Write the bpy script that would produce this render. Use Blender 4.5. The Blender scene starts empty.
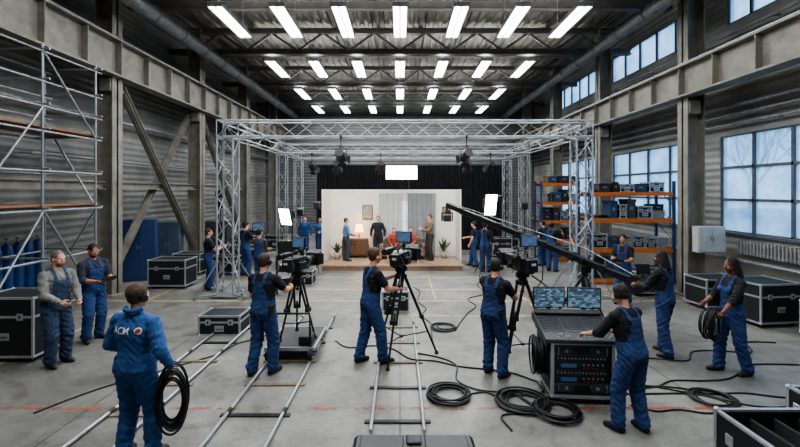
import bpy, math, random, time
import numpy as np
from mathutils import Vector, Matrix
from mathutils.bvhtree import BVHTree
random.seed(7); rnd=random.Random(11)
V=Vector; C=bpy.context; D=bpy.data
COL=C.scene.collection
T0=time.time()
# ---------------------------------------------------------------- materials
MC={}
def lin(c): return tuple(((x/255)/12.92 if x/255<=.04045 else ((x/255+.055)/1.055)**2.4) for x in c)
def mat(name,rgb,rough=.6,metal=0,noise=0,ns=6,bump=0,bs=60,emit=0,coat=0,col2=None,ecol=None,wave=None):
    if name in MC: return MC[name]
    m=D.materials.new(name); m.use_nodes=True; nt=m.node_tree; b=nt.nodes['Principled BSDF']
    c=lin(rgb); b.inputs['Base Color'].default_value=(*c,1); b.inputs['Roughness'].default_value=rough
    b.inputs['Metallic'].default_value=metal; b.inputs['Coat Weight'].default_value=coat
    tc=nt.nodes.new('ShaderNodeTexCoord')
    if noise or col2:
        n=nt.nodes.new('ShaderNodeTexNoise'); n.inputs['Scale'].default_value=ns; n.inputs['Detail'].default_value=6
        n.inputs['Roughness'].default_value=.65
        nt.links.new(tc.outputs['Object'],n.inputs['Vector'])
        r=nt.nodes.new('ShaderNodeValToRGB'); r.color_ramp.elements[0].position=.32; r.color_ramp.elements[1].position=.68
        c2=lin(col2) if col2 else tuple(min(1,x*(1+noise)) for x in c)
        c1=c if col2 else tuple(x*(1-noise) for x in c)
        r.color_ramp.elements[0].color=(*c1,1); r.color_ramp.elements[1].color=(*c2,1)
        nt.links.new(n.outputs['Fac'],r.inputs['Fac']); nt.links.new(r.outputs['Color'],b.inputs['Base Color'])
    if bump:
        n=nt.nodes.new('ShaderNodeTexNoise'); n.inputs['Scale'].default_value=bs; n.inputs['Detail'].default_value=4
        nt.links.new(tc.outputs['Object'],n.inputs['Vector'])
        bp=nt.nodes.new('ShaderNodeBump'); bp.inputs['Strength'].default_value=bump; bp.inputs['Distance'].default_value=.02
        nt.links.new(n.outputs['Fac'],bp.inputs['Height']); nt.links.new(bp.outputs['Normal'],b.inputs['Normal'])
    if wave:
        w=nt.nodes.new('ShaderNodeTexWave'); w.wave_type='BANDS'; w.bands_direction=wave[0]; w.inputs['Scale'].default_value=wave[1]
        w.inputs['Distortion'].default_value=0; nt.links.new(tc.outputs['Object'],w.inputs['Vector'])
        bp=nt.nodes.new('ShaderNodeBump'); bp.inputs['Strength'].default_value=wave[2]; bp.inputs['Distance'].default_value=.05
        nt.links.new(w.outputs['Fac'],bp.inputs['Height']); nt.links.new(bp.outputs['Normal'],b.inputs['Normal'])
    if emit:
        b.inputs['Emission Color'].default_value=(*(lin(ecol) if ecol else c),1); b.inputs['Emission Strength'].default_value=emit
    MC[name]=m; return m
BLACK=lambda:mat('black_plastic',(24,25,27),.45,0,.2,9)
DARK=lambda:mat('dark_metal',(38,40,43),.4,.4,.2,12)
ALU=lambda:mat('aluminium',(172,176,180),.34,.5,.12,10)
TRU=lambda:mat('truss_aluminium',(164,168,172),.38,.45,.15,6)
STEEL=lambda:mat('galvanised_steel',(142,146,150),.42,.5,.25,7)
RUB=lambda:mat('rubber',(16,16,17),.65,0,.2,12)
WHITE=lambda:mat('white_paint',(205,205,200),.55,0,.08,5)
ORANGE=lambda:mat('orange_beam',(206,104,36),.5,0,.15,7)
# ---------------------------------------------------------------- mesh builder
class MB:
    def __init__(s): s.v=[];s.f=[];s.m=[];s.s=[];s.mi=0
    def add(s,vs,fs,sm=False,convex=False):
        o=len(s.v); s.v+= [tuple(p) for p in vs]
        if convex:
            c=sum((V(p) for p in vs),V())/len(vs); g=[]
            for f in fs:
                a,b,d=V(vs[f[0]]),V(vs[f[1]]),V(vs[f[2]])
                n=(b-a).cross(d-a); fc=sum((V(vs[i]) for i in f),V())/len(f)
                g.append(tuple(reversed(f)) if n.dot(fc-c)<0 else f)
            fs=g
        for f in fs:
            s.f.append(tuple(i+o for i in f)); s.m.append(s.mi); s.s.append(sm)
        return s
    def mat(s,i): s.mi=i; return s
    def box(s,c,sz,R=None,b=0):
        hx,hy,hz=[q/2 for q in sz]; c=V(c)
        if b:
            b=min(b,hx*.8,hy*.8,hz*.8)
            vs=[];ix={}
            for sx in(-1,1):
                for sy in(-1,1):
                    for sz_ in(-1,1):
                        for a in range(3):
                            q=[sx*(hx-b),sy*(hy-b),sz_*(hz-b)]
                            q[a]=[sx*hx,sy*hy,sz_*hz][a]
                            ix[(sx,sy,sz_,a)]=len(vs); vs.append(V(q))
            fs=[]
            def key(a,sa,b_,sb,c_,sc,ax):
                k=[0,0,0];k[a]=sa;k[b_]=sb;k[c_]=sc; return ix[(k[0],k[1],k[2],ax)]
            for a in range(3):
                b_,c_=(a+1)%3,(a+2)%3
                for sa in(-1,1):
                    fs.append(tuple(key(a,sa,b_,p,c_,q,a) for p,q in((-1,-1),(1,-1),(1,1),(-1,1))))
                for sb in(-1,1):
                    for sc in(-1,1):
                        fs.append((key(a,-1,b_,sb,c_,sc,b_),key(a,1,b_,sb,c_,sc,b_),key(a,1,b_,sb,c_,sc,c_),key(a,-1,b_,sb,c_,sc,c_)))
            for sx in(-1,1):
                for sy in(-1,1):
                    for q in(-1,1): fs.append(tuple(ix[(sx,sy,q,a)] for a in range(3)))
        else:
            vs=[V((x,y,z)) for x in(-hx,hx) for y in(-hy,hy) for z in(-hz,hz)]
            fs=[(0,1,3,2),(4,6,7,5),(0,4,5,1),(2,3,7,6),(0,2,6,4),(1,5,7,3)]
        if R is not None: vs=[R@q for q in vs]
        return s.add([q+c for q in vs],fs,False,True)
    def bx(s,x0,x1,y0,y1,z0,z1,b=0): return s.box(((x0+x1)/2,(y0+y1)/2,(z0+z1)/2),(abs(x1-x0),abs(y1-y0),abs(z1-z0)),None,b)
    def cyl(s,p0,p1,r0,r1=None,n=12,caps=True):
        p0,p1=V(p0),V(p1); r1=r0 if r1 is None else r1
        d=(p1-p0).normalized(); u=d.orthogonal().normalized(); w=d.cross(u); vs=[]
        for p,r in((p0,r0),(p1,r1)):
            for i in range(n):
                a=2*math.pi*i/n; vs.append(p+u*(r*math.cos(a))+w*(r*math.sin(a)))
        s.add(vs,[(i,(i+1)%n,n+(i+1)%n,n+i) for i in range(n)],True)
        if caps:
            s.add(vs[:n],[tuple(reversed(range(n)))]); s.add(vs[n:],[tuple(range(n))])
        return s
    def beam(s,p0,p1,w,h,up=(0,0,1),b=0):
        p0,p1=V(p0),V(p1); d=p1-p0; L=d.length; y=d.normalized(); x=y.cross(V(up))
        x=x.normalized() if x.length>1e-4 else V((1,0,0)); z=x.cross(y)
        R=Matrix((x,y,z)).transposed(); return s.box((p0+p1)/2,(w,L,h),R,b)
    def sph(s,c,r,R=None,nu=16,nv=10):
        if not hasattr(r,'__len__'): r=(r,r,r)
        vs=[V((0,0,-r[2]))]
        for j in range(1,nv):
            t=-math.pi/2+math.pi*j/nv
            for i in range(nu):
                a=2*math.pi*i/nu; vs.append(V((r[0]*math.cos(t)*math.cos(a),r[1]*math.cos(t)*math.sin(a),r[2]*math.sin(t))))
        vs.append(V((0,0,r[2]))); c=V(c)
        fs=[(0,1+(i+1)%nu,1+i) for i in range(nu)]
        for j in range(nv-2):
            for i in range(nu):
                a=1+j*nu+i;b=1+j*nu+(i+1)%nu; fs.append((a,b,b+nu,a+nu))
        t=len(vs)-1; o=1+(nv-2)*nu
        fs+=[(o+i,o+(i+1)%nu,t) for i in range(nu)]
        if R is not None: vs=[R@q for q in vs]
        return s.add([q+c for q in vs],fs,True)
    def tube(s,pts,r,n=8,closed=False):
        pts=[V(p) for p in pts]; N=len(pts); vs=[]; u=None
        for i in range(N):
            a=pts[(i-1)%N] if (i>0 or closed) else pts[i]; b=pts[(i+1)%N] if (i<N-1 or closed) else pts[i]
            t=(b-a).normalized()
            if u is None: u=t.orthogonal().normalized()
            else:
                u=(u-t*u.dot(t)); u=u.normalized() if u.length>1e-6 else t.orthogonal().normalized()
            w=t.cross(u); rr=r[i] if hasattr(r,'__len__') else r
            for k in range(n):
                g=2*math.pi*k/n; vs.append(pts[i]+u*(rr*math.cos(g))+w*(rr*math.sin(g)))
        fs=[]
        for i in range(N if closed else N-1):
            for k in range(n):
                a=i*n+k;b=i*n+(k+1)%n;c=((i+1)%N)*n+(k+1)%n;d=((i+1)%N)*n+k; fs.append((a,b,c,d))
        s.add(vs,fs,True)
        if not closed: s.add(vs[:n],[tuple(reversed(range(n)))]); s.add(vs[-n:],[tuple(range(n))])
        return s
    def tor(s,c,R,r,ax='z',n=24,m=8,a0=0,a1=2*math.pi):
        full=abs(a1-a0-2*math.pi)<1e-3; k=n if full else n+1; pts=[]
        for i in range(k):
            a=a0+(a1-a0)*i/n; p,q=R*math.cos(a),R*math.sin(a)
            pts.append(V(c)+V({'z':(p,q,0),'x':(0,p,q),'y':(p,0,q)}[ax]))
        return s.tube(pts,r,m,full)
    def lathe(s,prof,c=(0,0,0),n=20):
        vs=[];c=V(c)
        for r,z in prof:
            for i in range(n):
                a=2*math.pi*i/n; vs.append(c+V((r*math.cos(a),r*math.sin(a),z)))
        fs=[]
        for j in range(len(prof)-1):
            for i in range(n):
                a=j*n+i;b=j*n+(i+1)%n; fs.append((a,b,b+n,a+n))
        return s.add(vs,fs,True)
def mk(name,mb,mats,parent=None,loc=None,rz=0,**kw):
    me=D.meshes.new(name); me.from_pydata(mb.v,[],mb.f)
    if not isinstance(mats,(list,tuple)): mats=[mats]
    for m in mats: me.materials.append(m)
    me.polygons.foreach_set('material_index',mb.m); me.polygons.foreach_set('use_smooth',mb.s); me.update()
    o=D.objects.new(name,me); COL.objects.link(o)
    if parent: o.parent=parent
    if loc is not None: o.location=loc
    if rz: o.rotation_euler=(0,0,math.radians(rz))
    for k,v in kw.items():
        if v is not None: o[k]=v
    return o
def thing(name,label,cat,loc=(0,0,0),rz=0,group=None):
    o=D.objects.new(name,None); o.empty_display_size=.1; COL.objects.link(o); o.location=loc; o.rotation_euler=(0,0,math.radians(rz))
    o['label']=label;o['category']=cat
    if group:o['group']=group
    return o
def solo(name,mb,mats,label,cat,loc=(0,0,0),rz=0,group=None):
    return mk(name,mb,mats,None,loc,rz,label=label,category=cat,group=group)
def dup(root,loc,rz=0,label=None):
    def cp(o,par):
        n=o.copy(); COL.objects.link(n)
        if par: n.parent=par
        for c in o.children: cp(c,n)
        return n
    n=cp(root,None); n.location=loc; n.rotation_euler=(0,0,math.radians(rz))
    if label:n['label']=label
    return n
# ---------------------------------------------------------------- people
SCN=C.scene
def surface(mb,vox,it):
    me=D.meshes.new('t'); me.from_pydata(mb.v,[],mb.f); o=D.objects.new('t',me); COL.objects.link(o)
    r=o.modifiers.new('r','REMESH'); r.mode='VOXEL'; r.voxel_size=vox
    if it:
        q=o.modifiers.new('s','SMOOTH'); q.factor=.5; q.iterations=it
    dg=C.evaluated_depsgraph_get(); dg.update(); ev=o.evaluated_get(dg); m2=ev.to_mesh()
    nv=len(m2.vertices); nf=len(m2.polygons)
    v=np.empty(nv*3); m2.vertices.foreach_get('co',v); nn=np.empty(nv*3); m2.vertices.foreach_get('normal',nn)
    lt=np.empty(nf,int); m2.polygons.foreach_get('loop_total',lt); lv=np.empty(len(m2.loops),int); m2.loops.foreach_get('vertex_index',lv)
    f=lv.reshape(-1,4) if nf and (lt==4).all() else np.array([list(p.vertices)[:4] for p in m2.polygons if len(p.vertices)==4])
    ev.to_mesh_clear(); D.objects.remove(o); D.meshes.remove(me)
    return v.reshape(-1,3),nn.reshape(-1,3),f
def npmesh(name,v,f,mi,mats,parent,label=None):
    used=np.zeros(len(v),bool); used[f.ravel()]=True; idx=np.cumsum(used)-1; v=v[used]; f=idx[f]
    me=D.meshes.new(name); me.vertices.add(len(v)); me.vertices.foreach_set('co',v.ravel())
    me.loops.add(f.size); me.loops.foreach_set('vertex_index',f.ravel().astype(np.int32))
    me.polygons.add(len(f)); me.polygons.foreach_set('loop_start',(np.arange(len(f))*4).astype(np.int32))
    try: me.polygons.foreach_set('loop_total',np.full(len(f),4,np.int32))
    except Exception: pass
    for m in mats: me.materials.append(m)
    if mi is not None: me.polygons.foreach_set('material_index',mi.astype(np.int32))
    me.polygons.foreach_set('use_smooth',np.ones(len(f),bool)); me.update(calc_edges=True)
    o=D.objects.new(name,me); COL.objects.link(o); o.parent=parent
    if label:o['label']=label
    return o
class Prims:
    def __init__(s): s.p=[]
    def cap(s,a,b,ra,rb,tag=0): s.p.append(('c',V(a),V(b),ra,rb,tag))
    def ell(s,c,r,R,tag=0): s.p.append(('e',V(c),r,R,None,tag))
    def loft(s,M,rings,tag=0): s.p.append(('l',M,rings,None,None,tag))
    def mesh(s,inf=0):
        mb=MB()
        for k,a,b,c,d,t in s.p:
            if k=='c':
                mb.sph(a,c+inf,None,12,8); mb.sph(b,d+inf,None,12,8); mb.cyl(a,b,c+inf,d+inf,12)
            elif k=='e': mb.sph(a,[q+inf for q in b],c,16,10)
            else:
                vs=[];n=24
                for z,rx,ry,cy in b:
                    for i in range(n):
                        g=2*math.pi*i/n; cx,sy=math.cos(g),math.sin(g)
                        e=.85; vs.append(a@V(((rx+inf)*math.copysign(abs(cx)**e,cx),cy+(ry+inf)*math.copysign(abs(sy)**e,sy),z)))
                fs=[tuple(reversed(range(n)))]
                for j in range(len(b)-1):
                    fs+=[(j*n+i,j*n+(i+1)%n,(j+1)*n+(i+1)%n,(j+1)*n+i) for i in range(n)]
                fs.append(tuple(range((len(b)-1)*n,len(b)*n))); mb.add(vs,fs)
        return mb
    def tags(s,P):
        best=np.full(len(P),1e9); tg=np.zeros(len(P),int)
        for k,a,b,c,d,t in s.p:
            if k=='c':
                A=np.array(a);B=np.array(b);u=B-A;L=max(u@u,1e-9); q=np.clip(((P-A)@u)/L,0,1)
                dist=np.linalg.norm(P-A-q[:,None]*u,axis=1)-(c+q*(d-c))
            elif k=='e':
                q=P-np.array(a)
                if c is not None: q=q@np.array(c)
                dist=(np.linalg.norm(q/np.array(b),axis=1)-1)*min(b)
            else:
                Mi=np.array(a.inverted()); q=P@Mi[:3,:3].T+Mi[:3,3]; R=np.array(b)
                rx=np.interp(q[:,2],R[:,0],R[:,1]);ry=np.interp(q[:,2],R[:,0],R[:,2]);cy=np.interp(q[:,2],R[:,0],R[:,3])
                dist=(np.hypot(q[:,0]/rx,(q[:,1]-cy)/ry)-1)*np.minimum(rx,ry)
                dist=np.maximum(dist,np.maximum(R[0,0]-q[:,2],q[:,2]-R[-1,0]))
            w=dist<best; best[w]=dist[w]; tg[w]=t
        return tg
def ik(S,T,l1,l2,pole):
    S,T=V(S),V(T); d=T-S; L=d.length
    if L>(l1+l2)*.995: T=S+d*((l1+l2)*.995/L); d=T-S; L=d.length
    x=(l1*l1-l2*l2+L*L)/(2*L); h=math.sqrt(max(l1*l1-x*x,0)); n=d/L; p=V(pole); p=(p-n*p.dot(n)).normalized()
    return S+n*x+p*h,T
def rmat(ax,deg): return Matrix.Rotation(math.radians(deg),3,ax)
def hand(P,W,d,n,side,curl,fr=.0092,ext=0):
    d=V(d).normalized(); n=V(n); n=(n-d*n.dot(d)).normalized(); t=d.cross(n)*side
    offs=((.030,.088,.070),(.0095,.094,.079),(-.0115,.089,.072),(-.031,.079,.057))
    for i,(o,kd,L) in enumerate(offs):
        K=W+d*kd+t*o; P.cap(W+d*.012+t*o*.55,K,.0165,.0125,0)
        a=0; p=K
        for fr_,k in((.45,.75),(.31,1.0),(.24,.7)):
            a+=curl*k*(1+.08*i); q=p+(d*math.cos(a)+n*math.sin(a))*(L*fr_); P.cap(p,q,fr,fr*.92,0); p=q
    P.ell(W+d*.05,(.034,.03,.02),None,0)
    b=W+d*.022+t*.024; k=b+(d*.62+t*.7+n*.35).normalized()*.042; P.cap(b,k,.014,.0115,0)
    k2=k+(d*.85+t*(.35-.4*curl)+n*(.35+.4*curl)).normalized()*.032; P.cap(k,k2,.0112,.0098,0)
    k3=k2+(d*.9+t*(.05-.35*curl)+n*(.3+.5*curl)).normalized()*.026; P.cap(k2,k3,.0098,.0088,0)
SKIN={'light':(205,150,125),'tan':(170,118,90),'brown':(110,70,48),'dark':(72,45,32)}
def cloth(name,rgb):
    return mat(name,rgb,.92,0,.32,6,.5,26)
def wrinkle(v,n,ph,base=.0035,s=1):
    z=v[:,2]; am=base+.0075*np.exp(-((z-.48)/.10)**2)+.009*np.exp(-((z-.13)/.09)**2)+.005*np.exp(-((z-.86)/.08)**2)
    a=np.sin(75*z+5*np.sin(13*v[:,0]+ph)+4*np.sin(17*v[:,1]+1.7*ph))*np.sin(21*v[:,0]+19*v[:,1]+ph+9*z)
    b=np.sin(38*z-22*v[:,0]+ph*2)*np.sin(26*v[:,1]+11*z)
    return v+n*(am*(.75*a+.5*b)*s)[:,None]
def person(label,pos,rz,h=1.78,R=None,L=None,curl=(.35,.35),hd=(None,None),hn=(None,None),shirt=(26,28,34),sleeve='short',pants=(40,64,108),bib=True,
           hair='short',haircol=(30,22,18),skin='light',headset=False,lean=0,twist=0,head=(0,0),feet=None,sit=None,near=True,female=False,cap=None,beard=False,zoff=0,boots=(24,22,22),pouch=False,bulk=1.05,sway=0):
    s=h/1.78; vox=.0078 if near else .0105; fr=.0095 if near else .0112
    root=thing('person',label,'person',(pos[0],pos[1],zoff),rz)
    P=Prims(); pel=V((sway,0,.912-abs(sway)*.15)) if sit is None else V((0,0,sit/s+.09))
    TR=Matrix.Translation(pel)@Matrix.Rotation(math.radians(twist),4,'Z')@Matrix.Rotation(math.radians(-lean),4,'X')@Matrix.Rotation(-sway*1.2,4,'Y')
    k=.92 if female else 1
    if female: bulk=1
    rings=[(-.07,.105,.085,-.005),(-.03,.155,.110,-.01),(.03,.165,.116,-.012),(.10,.158*k,.110,-.005),(.18,.146*k,.103,0),(.27,.156*k,.110,.002),(.36,.174*k,.120,.004),(.43,.180*k,.116,0),(.49,.168*k,.100,-.005),(.53,.130,.080,-.012),(.56,.075,.06,-.015)]
    rings=[(z,a*(bulk if z<.45 else 1+(bulk-1)*.6),b*(bulk if z<.45 else 1),c) for z,a,b,c in rings]
    P.loft(TR,rings,1)
    if female:
        for sx in(-1,1): P.ell(TR@V((sx*.075,.085,.36)),(.065,.055,.06),None,1)
    sh=.178*k*(1+(bulk-1)*.6); ab=1+(bulk-1)*.7
    for sx in(-1,1):
        P.cap(TR@V((sx*.03,-.015,.545)),TR@V((sx*sh,-.005,.485)),.045,.058,1)
    HR=rmat('Z',twist+head[0])@rmat('X',head[1]-lean*.4)
    HC=TR@V((0,.005+.012*(head[1]<0),.725))
    P.cap(TR@V((0,-.012,.53)),HC+HR@V((0,-.018,-.06)),.056,.052,0)
    def hp(x,y,z): return HC+HR@V((x,y,z))
    P.ell(hp(0,-.008,.022),(.075,.094,.096),HR,0); P.ell(hp(0,.028,-.04),(.056,.064,.073),HR,0); P.ell(hp(0,.062,-.092),(.026,.022,.02),HR,0)
    P.cap(hp(0,.09,.008),hp(0,.106,-.026),.0085,.0135,0); P.cap(hp(-.034,.079,.024),hp(.034,.079,.024),.012,.012,0)
    for sx in(-1,1):
        P.ell(hp(sx*.078,-.006,-.012),(.011,.02,.031),HR,0); P.ell(hp(sx*.04,.062,-.03),(.02,.022,.02),HR,0)
    P.cap(hp(-.017,.086,-.061),hp(.017,.086,-.061),.0095,.0095,2)
    out={}
    for sd,tg,ci in((1,R,0),(-1,L,1)):
        S=TR@V((sd*sh,-.005,.48)); tg=tg if tg else (sd*.28,.06,.90); pole=V((sd*.55,-.5,-.65))
        E,Wr=ik(S,tg,.285,.25,pole)
        P.cap(S,E,.052*ab,.043*ab,1 if sleeve=='long' else 0); P.cap(E,E.lerp(Wr,.35),.043*ab,.042*ab,1 if sleeve=='long' else 0); P.cap(E.lerp(Wr,.35),Wr,.042*ab,.028,1 if sleeve=='long' else 0)
        if sleeve=='short': P.cap(S,S.lerp(E,.62),.064*ab,.061*ab,1)
        elif sleeve=='rolled': P.cap(S,E,.064*ab,.056*ab,1); P.cap(E,E.lerp(Wr,.25),.056*ab,.052*ab,1)
        else:
            P.cap(S,E,.066*ab,.060*ab,1); P.cap(E,E.lerp(Wr,.9),.060*ab,.043,1)
        dd=V(hd[ci]) if hd[ci] else (Wr-E); nn=V(hn[ci]) if hn[ci] else V((-sd,.15,-.1))
        Wh=Wr+dd.normalized()*.01
        hand(P,Wh,dd,nn,sd,curl[ci],fr); out['R' if sd>0 else 'L']=Wh+dd.normalized()*.085
    feet=feet or ((.12,.02,8),(-.12,-.03,-8)); LG=Prims(); bootmb=[]
    for sd,ft in((1,feet[0]),(-1,feet[1])):
        Hh=TR@V((sd*.088,-.008,-.0)); A=V((ft[0],ft[1],.085)); K,A=ik(Hh,A,.43,.41,(sd*.12,1,0))
        P.cap(Hh,K,.080,.054,0); P.cap(K,A,.052,.04,0)
        P.cap(A,A+V((0,.08,-.05)),.03,.025,0)
        LG.cap(Hh,K,.096*ab,.074*ab,0); LG.cap(K,A.lerp(K,.10),.074*ab,.066,0); LG.cap(A.lerp(K,.25),A.lerp(K,.05),.067,.072,0)
        B=Prims(); Rf=rmat('Z',-ft[2]); f=Rf@V((0,1,0)); g=A.copy()
        B.cap(g+V((0,0,-.02)),g+V((0,0,.07)),.05,.052,0); B.cap(g-f*.045+V((0,0,-.045)),g+f*.09+V((0,0,-.05)),.042,.047,0); B.cap(g+f*.07+V((0,0,-.055)),g+f*.15+V((0,0,-.06)),.046,.036,0)
        bootmb.append((B,Rf,g))
    ph=rnd.random()*6
    v,n,f=surface(P.mesh(),vox,3 if near else 2); fc=v[f].mean(1); tg=P.tags(fc)
    vt=P.tags(v); w=wrinkle(v,n,ph,.005); v=np.where((vt==1)[:,None],w,v)
    sm=mat('skin_'+skin,SKIN[skin],.5,0,.08,14); hexn='%02x%02x%02x'%tuple(shirt)
    smat=cloth('cloth_'+hexn,shirt)
    body=npmesh('body',v*s,f,tg,[sm,smat,mat('lips_'+skin,tuple(int(q*.78) for q in SKIN[skin][:1])+tuple(int(q*.6) for q in SKIN[skin][1:]),.5)],root)
    LG.loft(TR,rings,0)
    for sx in(-1,1): LG.cap(TR@V((sx*.03,-.015,.545)),TR@V((sx*sh,-.005,.485)),.045,.058,0)
    if female and bib:
        for sx in(-1,1): LG.ell(TR@V((sx*.075,.085,.36)),(.065,.055,.06),None,0)
    v,n,f=surface(LG.mesh(.013),.011 if near else .017,2)
    v=wrinkle(v,n,ph+1,.0042)
    Mi=np.array(TR.inverted()); q=v[f].mean(1)@Mi[:3,:3].T+Mi[:3,3]; x,y,z=np.abs(q[:,0]),q[:,1],q[:,2]
    keep=z<(.19 if bib else .12)
    if bib:
        keep|=(y>0)&(x<.118)&(z<.41); keep|=(y<=0)&(z<.45)&(x<.15-.33*(z-.19))
        keep|=(z>=.38)&(np.abs(x-.085)<.022)&((y>0)|(z>.42))
    pm=cloth('cloth_%02x%02x%02x'%tuple(pants),pants)
    ov=npmesh('overalls' if bib else 'trousers',v*s,f[keep],None,[pm],root)
    if near and bib:
        dk=cloth('cloth_pocket_%02x%02x%02x'%tuple(pants),tuple(int(c*.8) for c in pants))
        b2=ov.data; bvh=BVHTree.FromPolygons([vv.co for vv in b2.vertices],[p.vertices[:] for p in b2.polygons])
        for sx in(-1,1):
            vs=[];N_=6
            for j in range(N_+1):
                for i in range(N_+1):
                    X=pel.x+sx*.075+(-.05+.1*i/N_); Z=pel.z-.10+.12*j/N_; o_=V((X*s,-.4*s,Z*s)); hit=bvh.ray_cast(o_,V((0,1,0)))
                    vs.append(V((X*s,(hit[0].y if hit[0] and hit[0].y<0 else -.12*s)-.004,Z*s)))
            mb=MB(); mb.add(vs,[(j*(N_+1)+i,j*(N_+1)+i+1,(j+1)*(N_+1)+i+1,(j+1)*(N_+1)+i) for j in range(N_) for i in range(N_)],True); mk('rear_pocket',mb,dk,ov)
    bm=mat('boot_%02x%02x%02x'%tuple(boots),boots,.5,0,.2,10)
    for B,Rf,g in bootmb:
        v,n,f=surface(B.mesh(.004),.012,2); lo=max(0,g.z-.085); v[:,2]=np.maximum(v[:,2],lo+.002)
        npmesh('boot',v*s,f,None,[bm],root)
    for sx in(-1,1):
        mb=MB(); mb.sph(hp(sx*.031,.077,.001)*s,.0125*s,None,12,8); mb.mat(1).sph(hp(sx*.031,.086,.001)*s,.0062*s,None,8,6); mk('eye',mb,[mat('eye_white',(225,220,215),.3),mat('iris',(30,22,18),.2)],root)
    hm=mat('hair_%02x%02x%02x'%tuple(haircol),haircol,.7,0,.35,40,.6,90)
    HP=Prims()
    if hair!='bald':
        HP.ell(hp(0,-.020,.036),(.083,.096,.093),HR,0); HP.ell(hp(0,-.045,-.01),(.072,.062,.07),HR,0)
        if hair=='full': HP.ell(hp(0,-.03,.045),(.091,.10,.096),HR,0)
        if hair=='long':
            HP.ell(hp(0,-.065,-.08),(.075,.045,.11),HR,0); HP.cap(hp(.06,-.03,-.02),hp(.065,-.02,-.16),.026,.022); HP.cap(hp(-.06,-.03,-.02),hp(-.065,-.02,-.16),.026,.022)
        if hair=='locs':
            r2=random.Random(3)
            for i in range(22):
                a=math.pi*(.98+1.04*i/21); x0,y0=.078*math.cos(a),.085*math.sin(a)-.01
                HP.cap(hp(x0,y0,.03),hp(x0*1.25,y0*1.15,-.08-r2.random()*.03),.014,.013); HP.cap(hp(x0*1.25,y0*1.15,-.09),hp(x0*1.3,y0*1.1-.005,-.17-r2.random()*.05),.013,.01)
        if hair=='pony': HP.cap(hp(0,-.11,.02),hp(0,-.14,-.12),.03,.018)
        v,n,f=surface(HP.mesh(),.009,1); v=v+n*(.0032*np.sin(240*v[:,0]+90*v[:,2])*np.sin(200*v[:,1]+ph)+.002*np.sin(90*v[:,0]+70*v[:,1]+ph))[:,None]
        npmesh('hair',v*s,f,None,[hm],root)
    if beard:
        BP=Prims(); BP.ell(hp(0,.036,-.075),(.055,.056,.048),HR,0); BP.ell(hp(0,.068,-.095),(.03,.026,.03),HR,0)
        v,n,f=surface(BP.mesh(),.009,1); npmesh('beard',v*s,f,None,[hm],root)
    if cap:
        CP=MB()
        CP.sph(hp(0,-.015,.045)*s,(.087*s,.103*s,.088*s),HR,18,12); CP.box(hp(0,.10,.06)*s,(.11*s,.08*s,.008*s),HR,.003)
        mk('cap',CP,[cloth('cap_%02x%02x%02x'%tuple(cap),cap)],root)
    if headset:
        mb=MB(); pts=[hp(.092*math.cos(a),-.01,.01+.112*math.sin(a))*s for a in [math.pi*i/16 for i in range(17)]]
        mb.tube(pts,.009*s,8)
        for sx in(-1,1):
            a,b=hp(sx*.078,-.008,-.01)*s,hp(sx*.108,-.008,-.01)*s; mb.cyl(a,b,.042*s,.036*s,16)
        mb.tube([hp(-.1,.01,-.02)*s,hp(-.1,.06,-.06)*s,hp(-.05,.105,-.07)*s],.004*s,6)
        mk('headset',mb,[BLACK()],root)
    if pouch:
        mb=MB(); c=V(TR@V((.178,-.07,.03)))*s; mb.box(c,(.045,.12,.15),None,.015); mb.box(c+V((0,0,.085)),(.05,.125,.04),None,.01); mk('belt_pouch',mb,[BLACK()],root)
    M=Matrix.Translation(V((pos[0],pos[1],zoff)))@Matrix.Rotation(math.radians(rz),4,'Z')
    return root,{k_:M@(p*s) for k_,p in out.items()},body
def coilmb(R=.17,turns=7,r=.009,th=.05,ax='x',seed=1,flat=False,mess=.06,el=1):
    q=random.Random(seed); mb=MB(); pts=[];n=26
    for i in range(turns*n+1):
        a=2*math.pi*i/n; t=i/(turns*n)
        rr=R*(1+mess*math.sin(a*.37+seed)+.8*mess*math.sin(1.3*i/n+2*seed)); o=(math.sin(a*.23+seed)*.5+ (t-.5))*th
        if flat: o=.012+abs(o)*.6
        p,w=rr*math.cos(a)+(mess*R*.8*math.sin(2.1*i/n) if flat else 0),rr*math.sin(a)*el+(mess*R*.8*math.cos(1.7*i/n) if flat else 0)
        pts.append({'x':(o,p,w),'y':(p,o,w),'z':(p,w,o)}[ax])
    mb.tube(pts,r,6); return mb
CAB=lambda:mat('cable_black',(18,18,20),.5,0,.15,20)
p1=person('man in grey sweatshirt and blue overalls with hands together',(-5.53,6.95),-112,1.86,R=(.14,.28,1.02),L=(-.13,.30,1.00),curl=(.8,.8),shirt=(116,116,112),sleeve='long',hair='short',haircol=(95,88,82),beard=True,skin='light',head=(8,-6),pants=(46,60,86),bulk=1.1,sway=.025)
hm=MB()
hm.sph((0,0,0),(.11,.06,.10),None,14,8); mk('hood',hm,[cloth('cloth_747470',(116,116,112))],p1[0],loc=(.02,-.085,1.52))
p2=person('bearded man in dark shirt and blue overalls reading a tablet',(-5.79,8.1),-118,1.83,R=(.12,.34,1.12),L=(-.12,.34,1.14),curl=(.7,.7),hn=((-.2,-.1,1),(.2,-.1,1)),skin='tan',hair='short',haircol=(25,20,18),beard=True,head=(0,-22),sleeve='rolled',shirt=(40,44,56),bulk=1.12,sway=-.02,feet=((.14,.06,16),(-.12,-.02,-12)))
p3=person('technician in lettered blue work suit and headset carrying cable',(-2.76,4.52),-12,1.84,R=(.34,.06,.93),L=(-.27,.20,1.0),curl=(1.1,.7),hd=((.0,.25,-1),None),shirt=(48,86,140),sleeve='long',pants=(42,76,126),bib=False,hair='full',haircol=(70,50,35),headset=True,head=(-10,-6),bulk=1.22,sway=-.02,feet=((.16,.02,10),(-.14,-.03,-10)))
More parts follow.
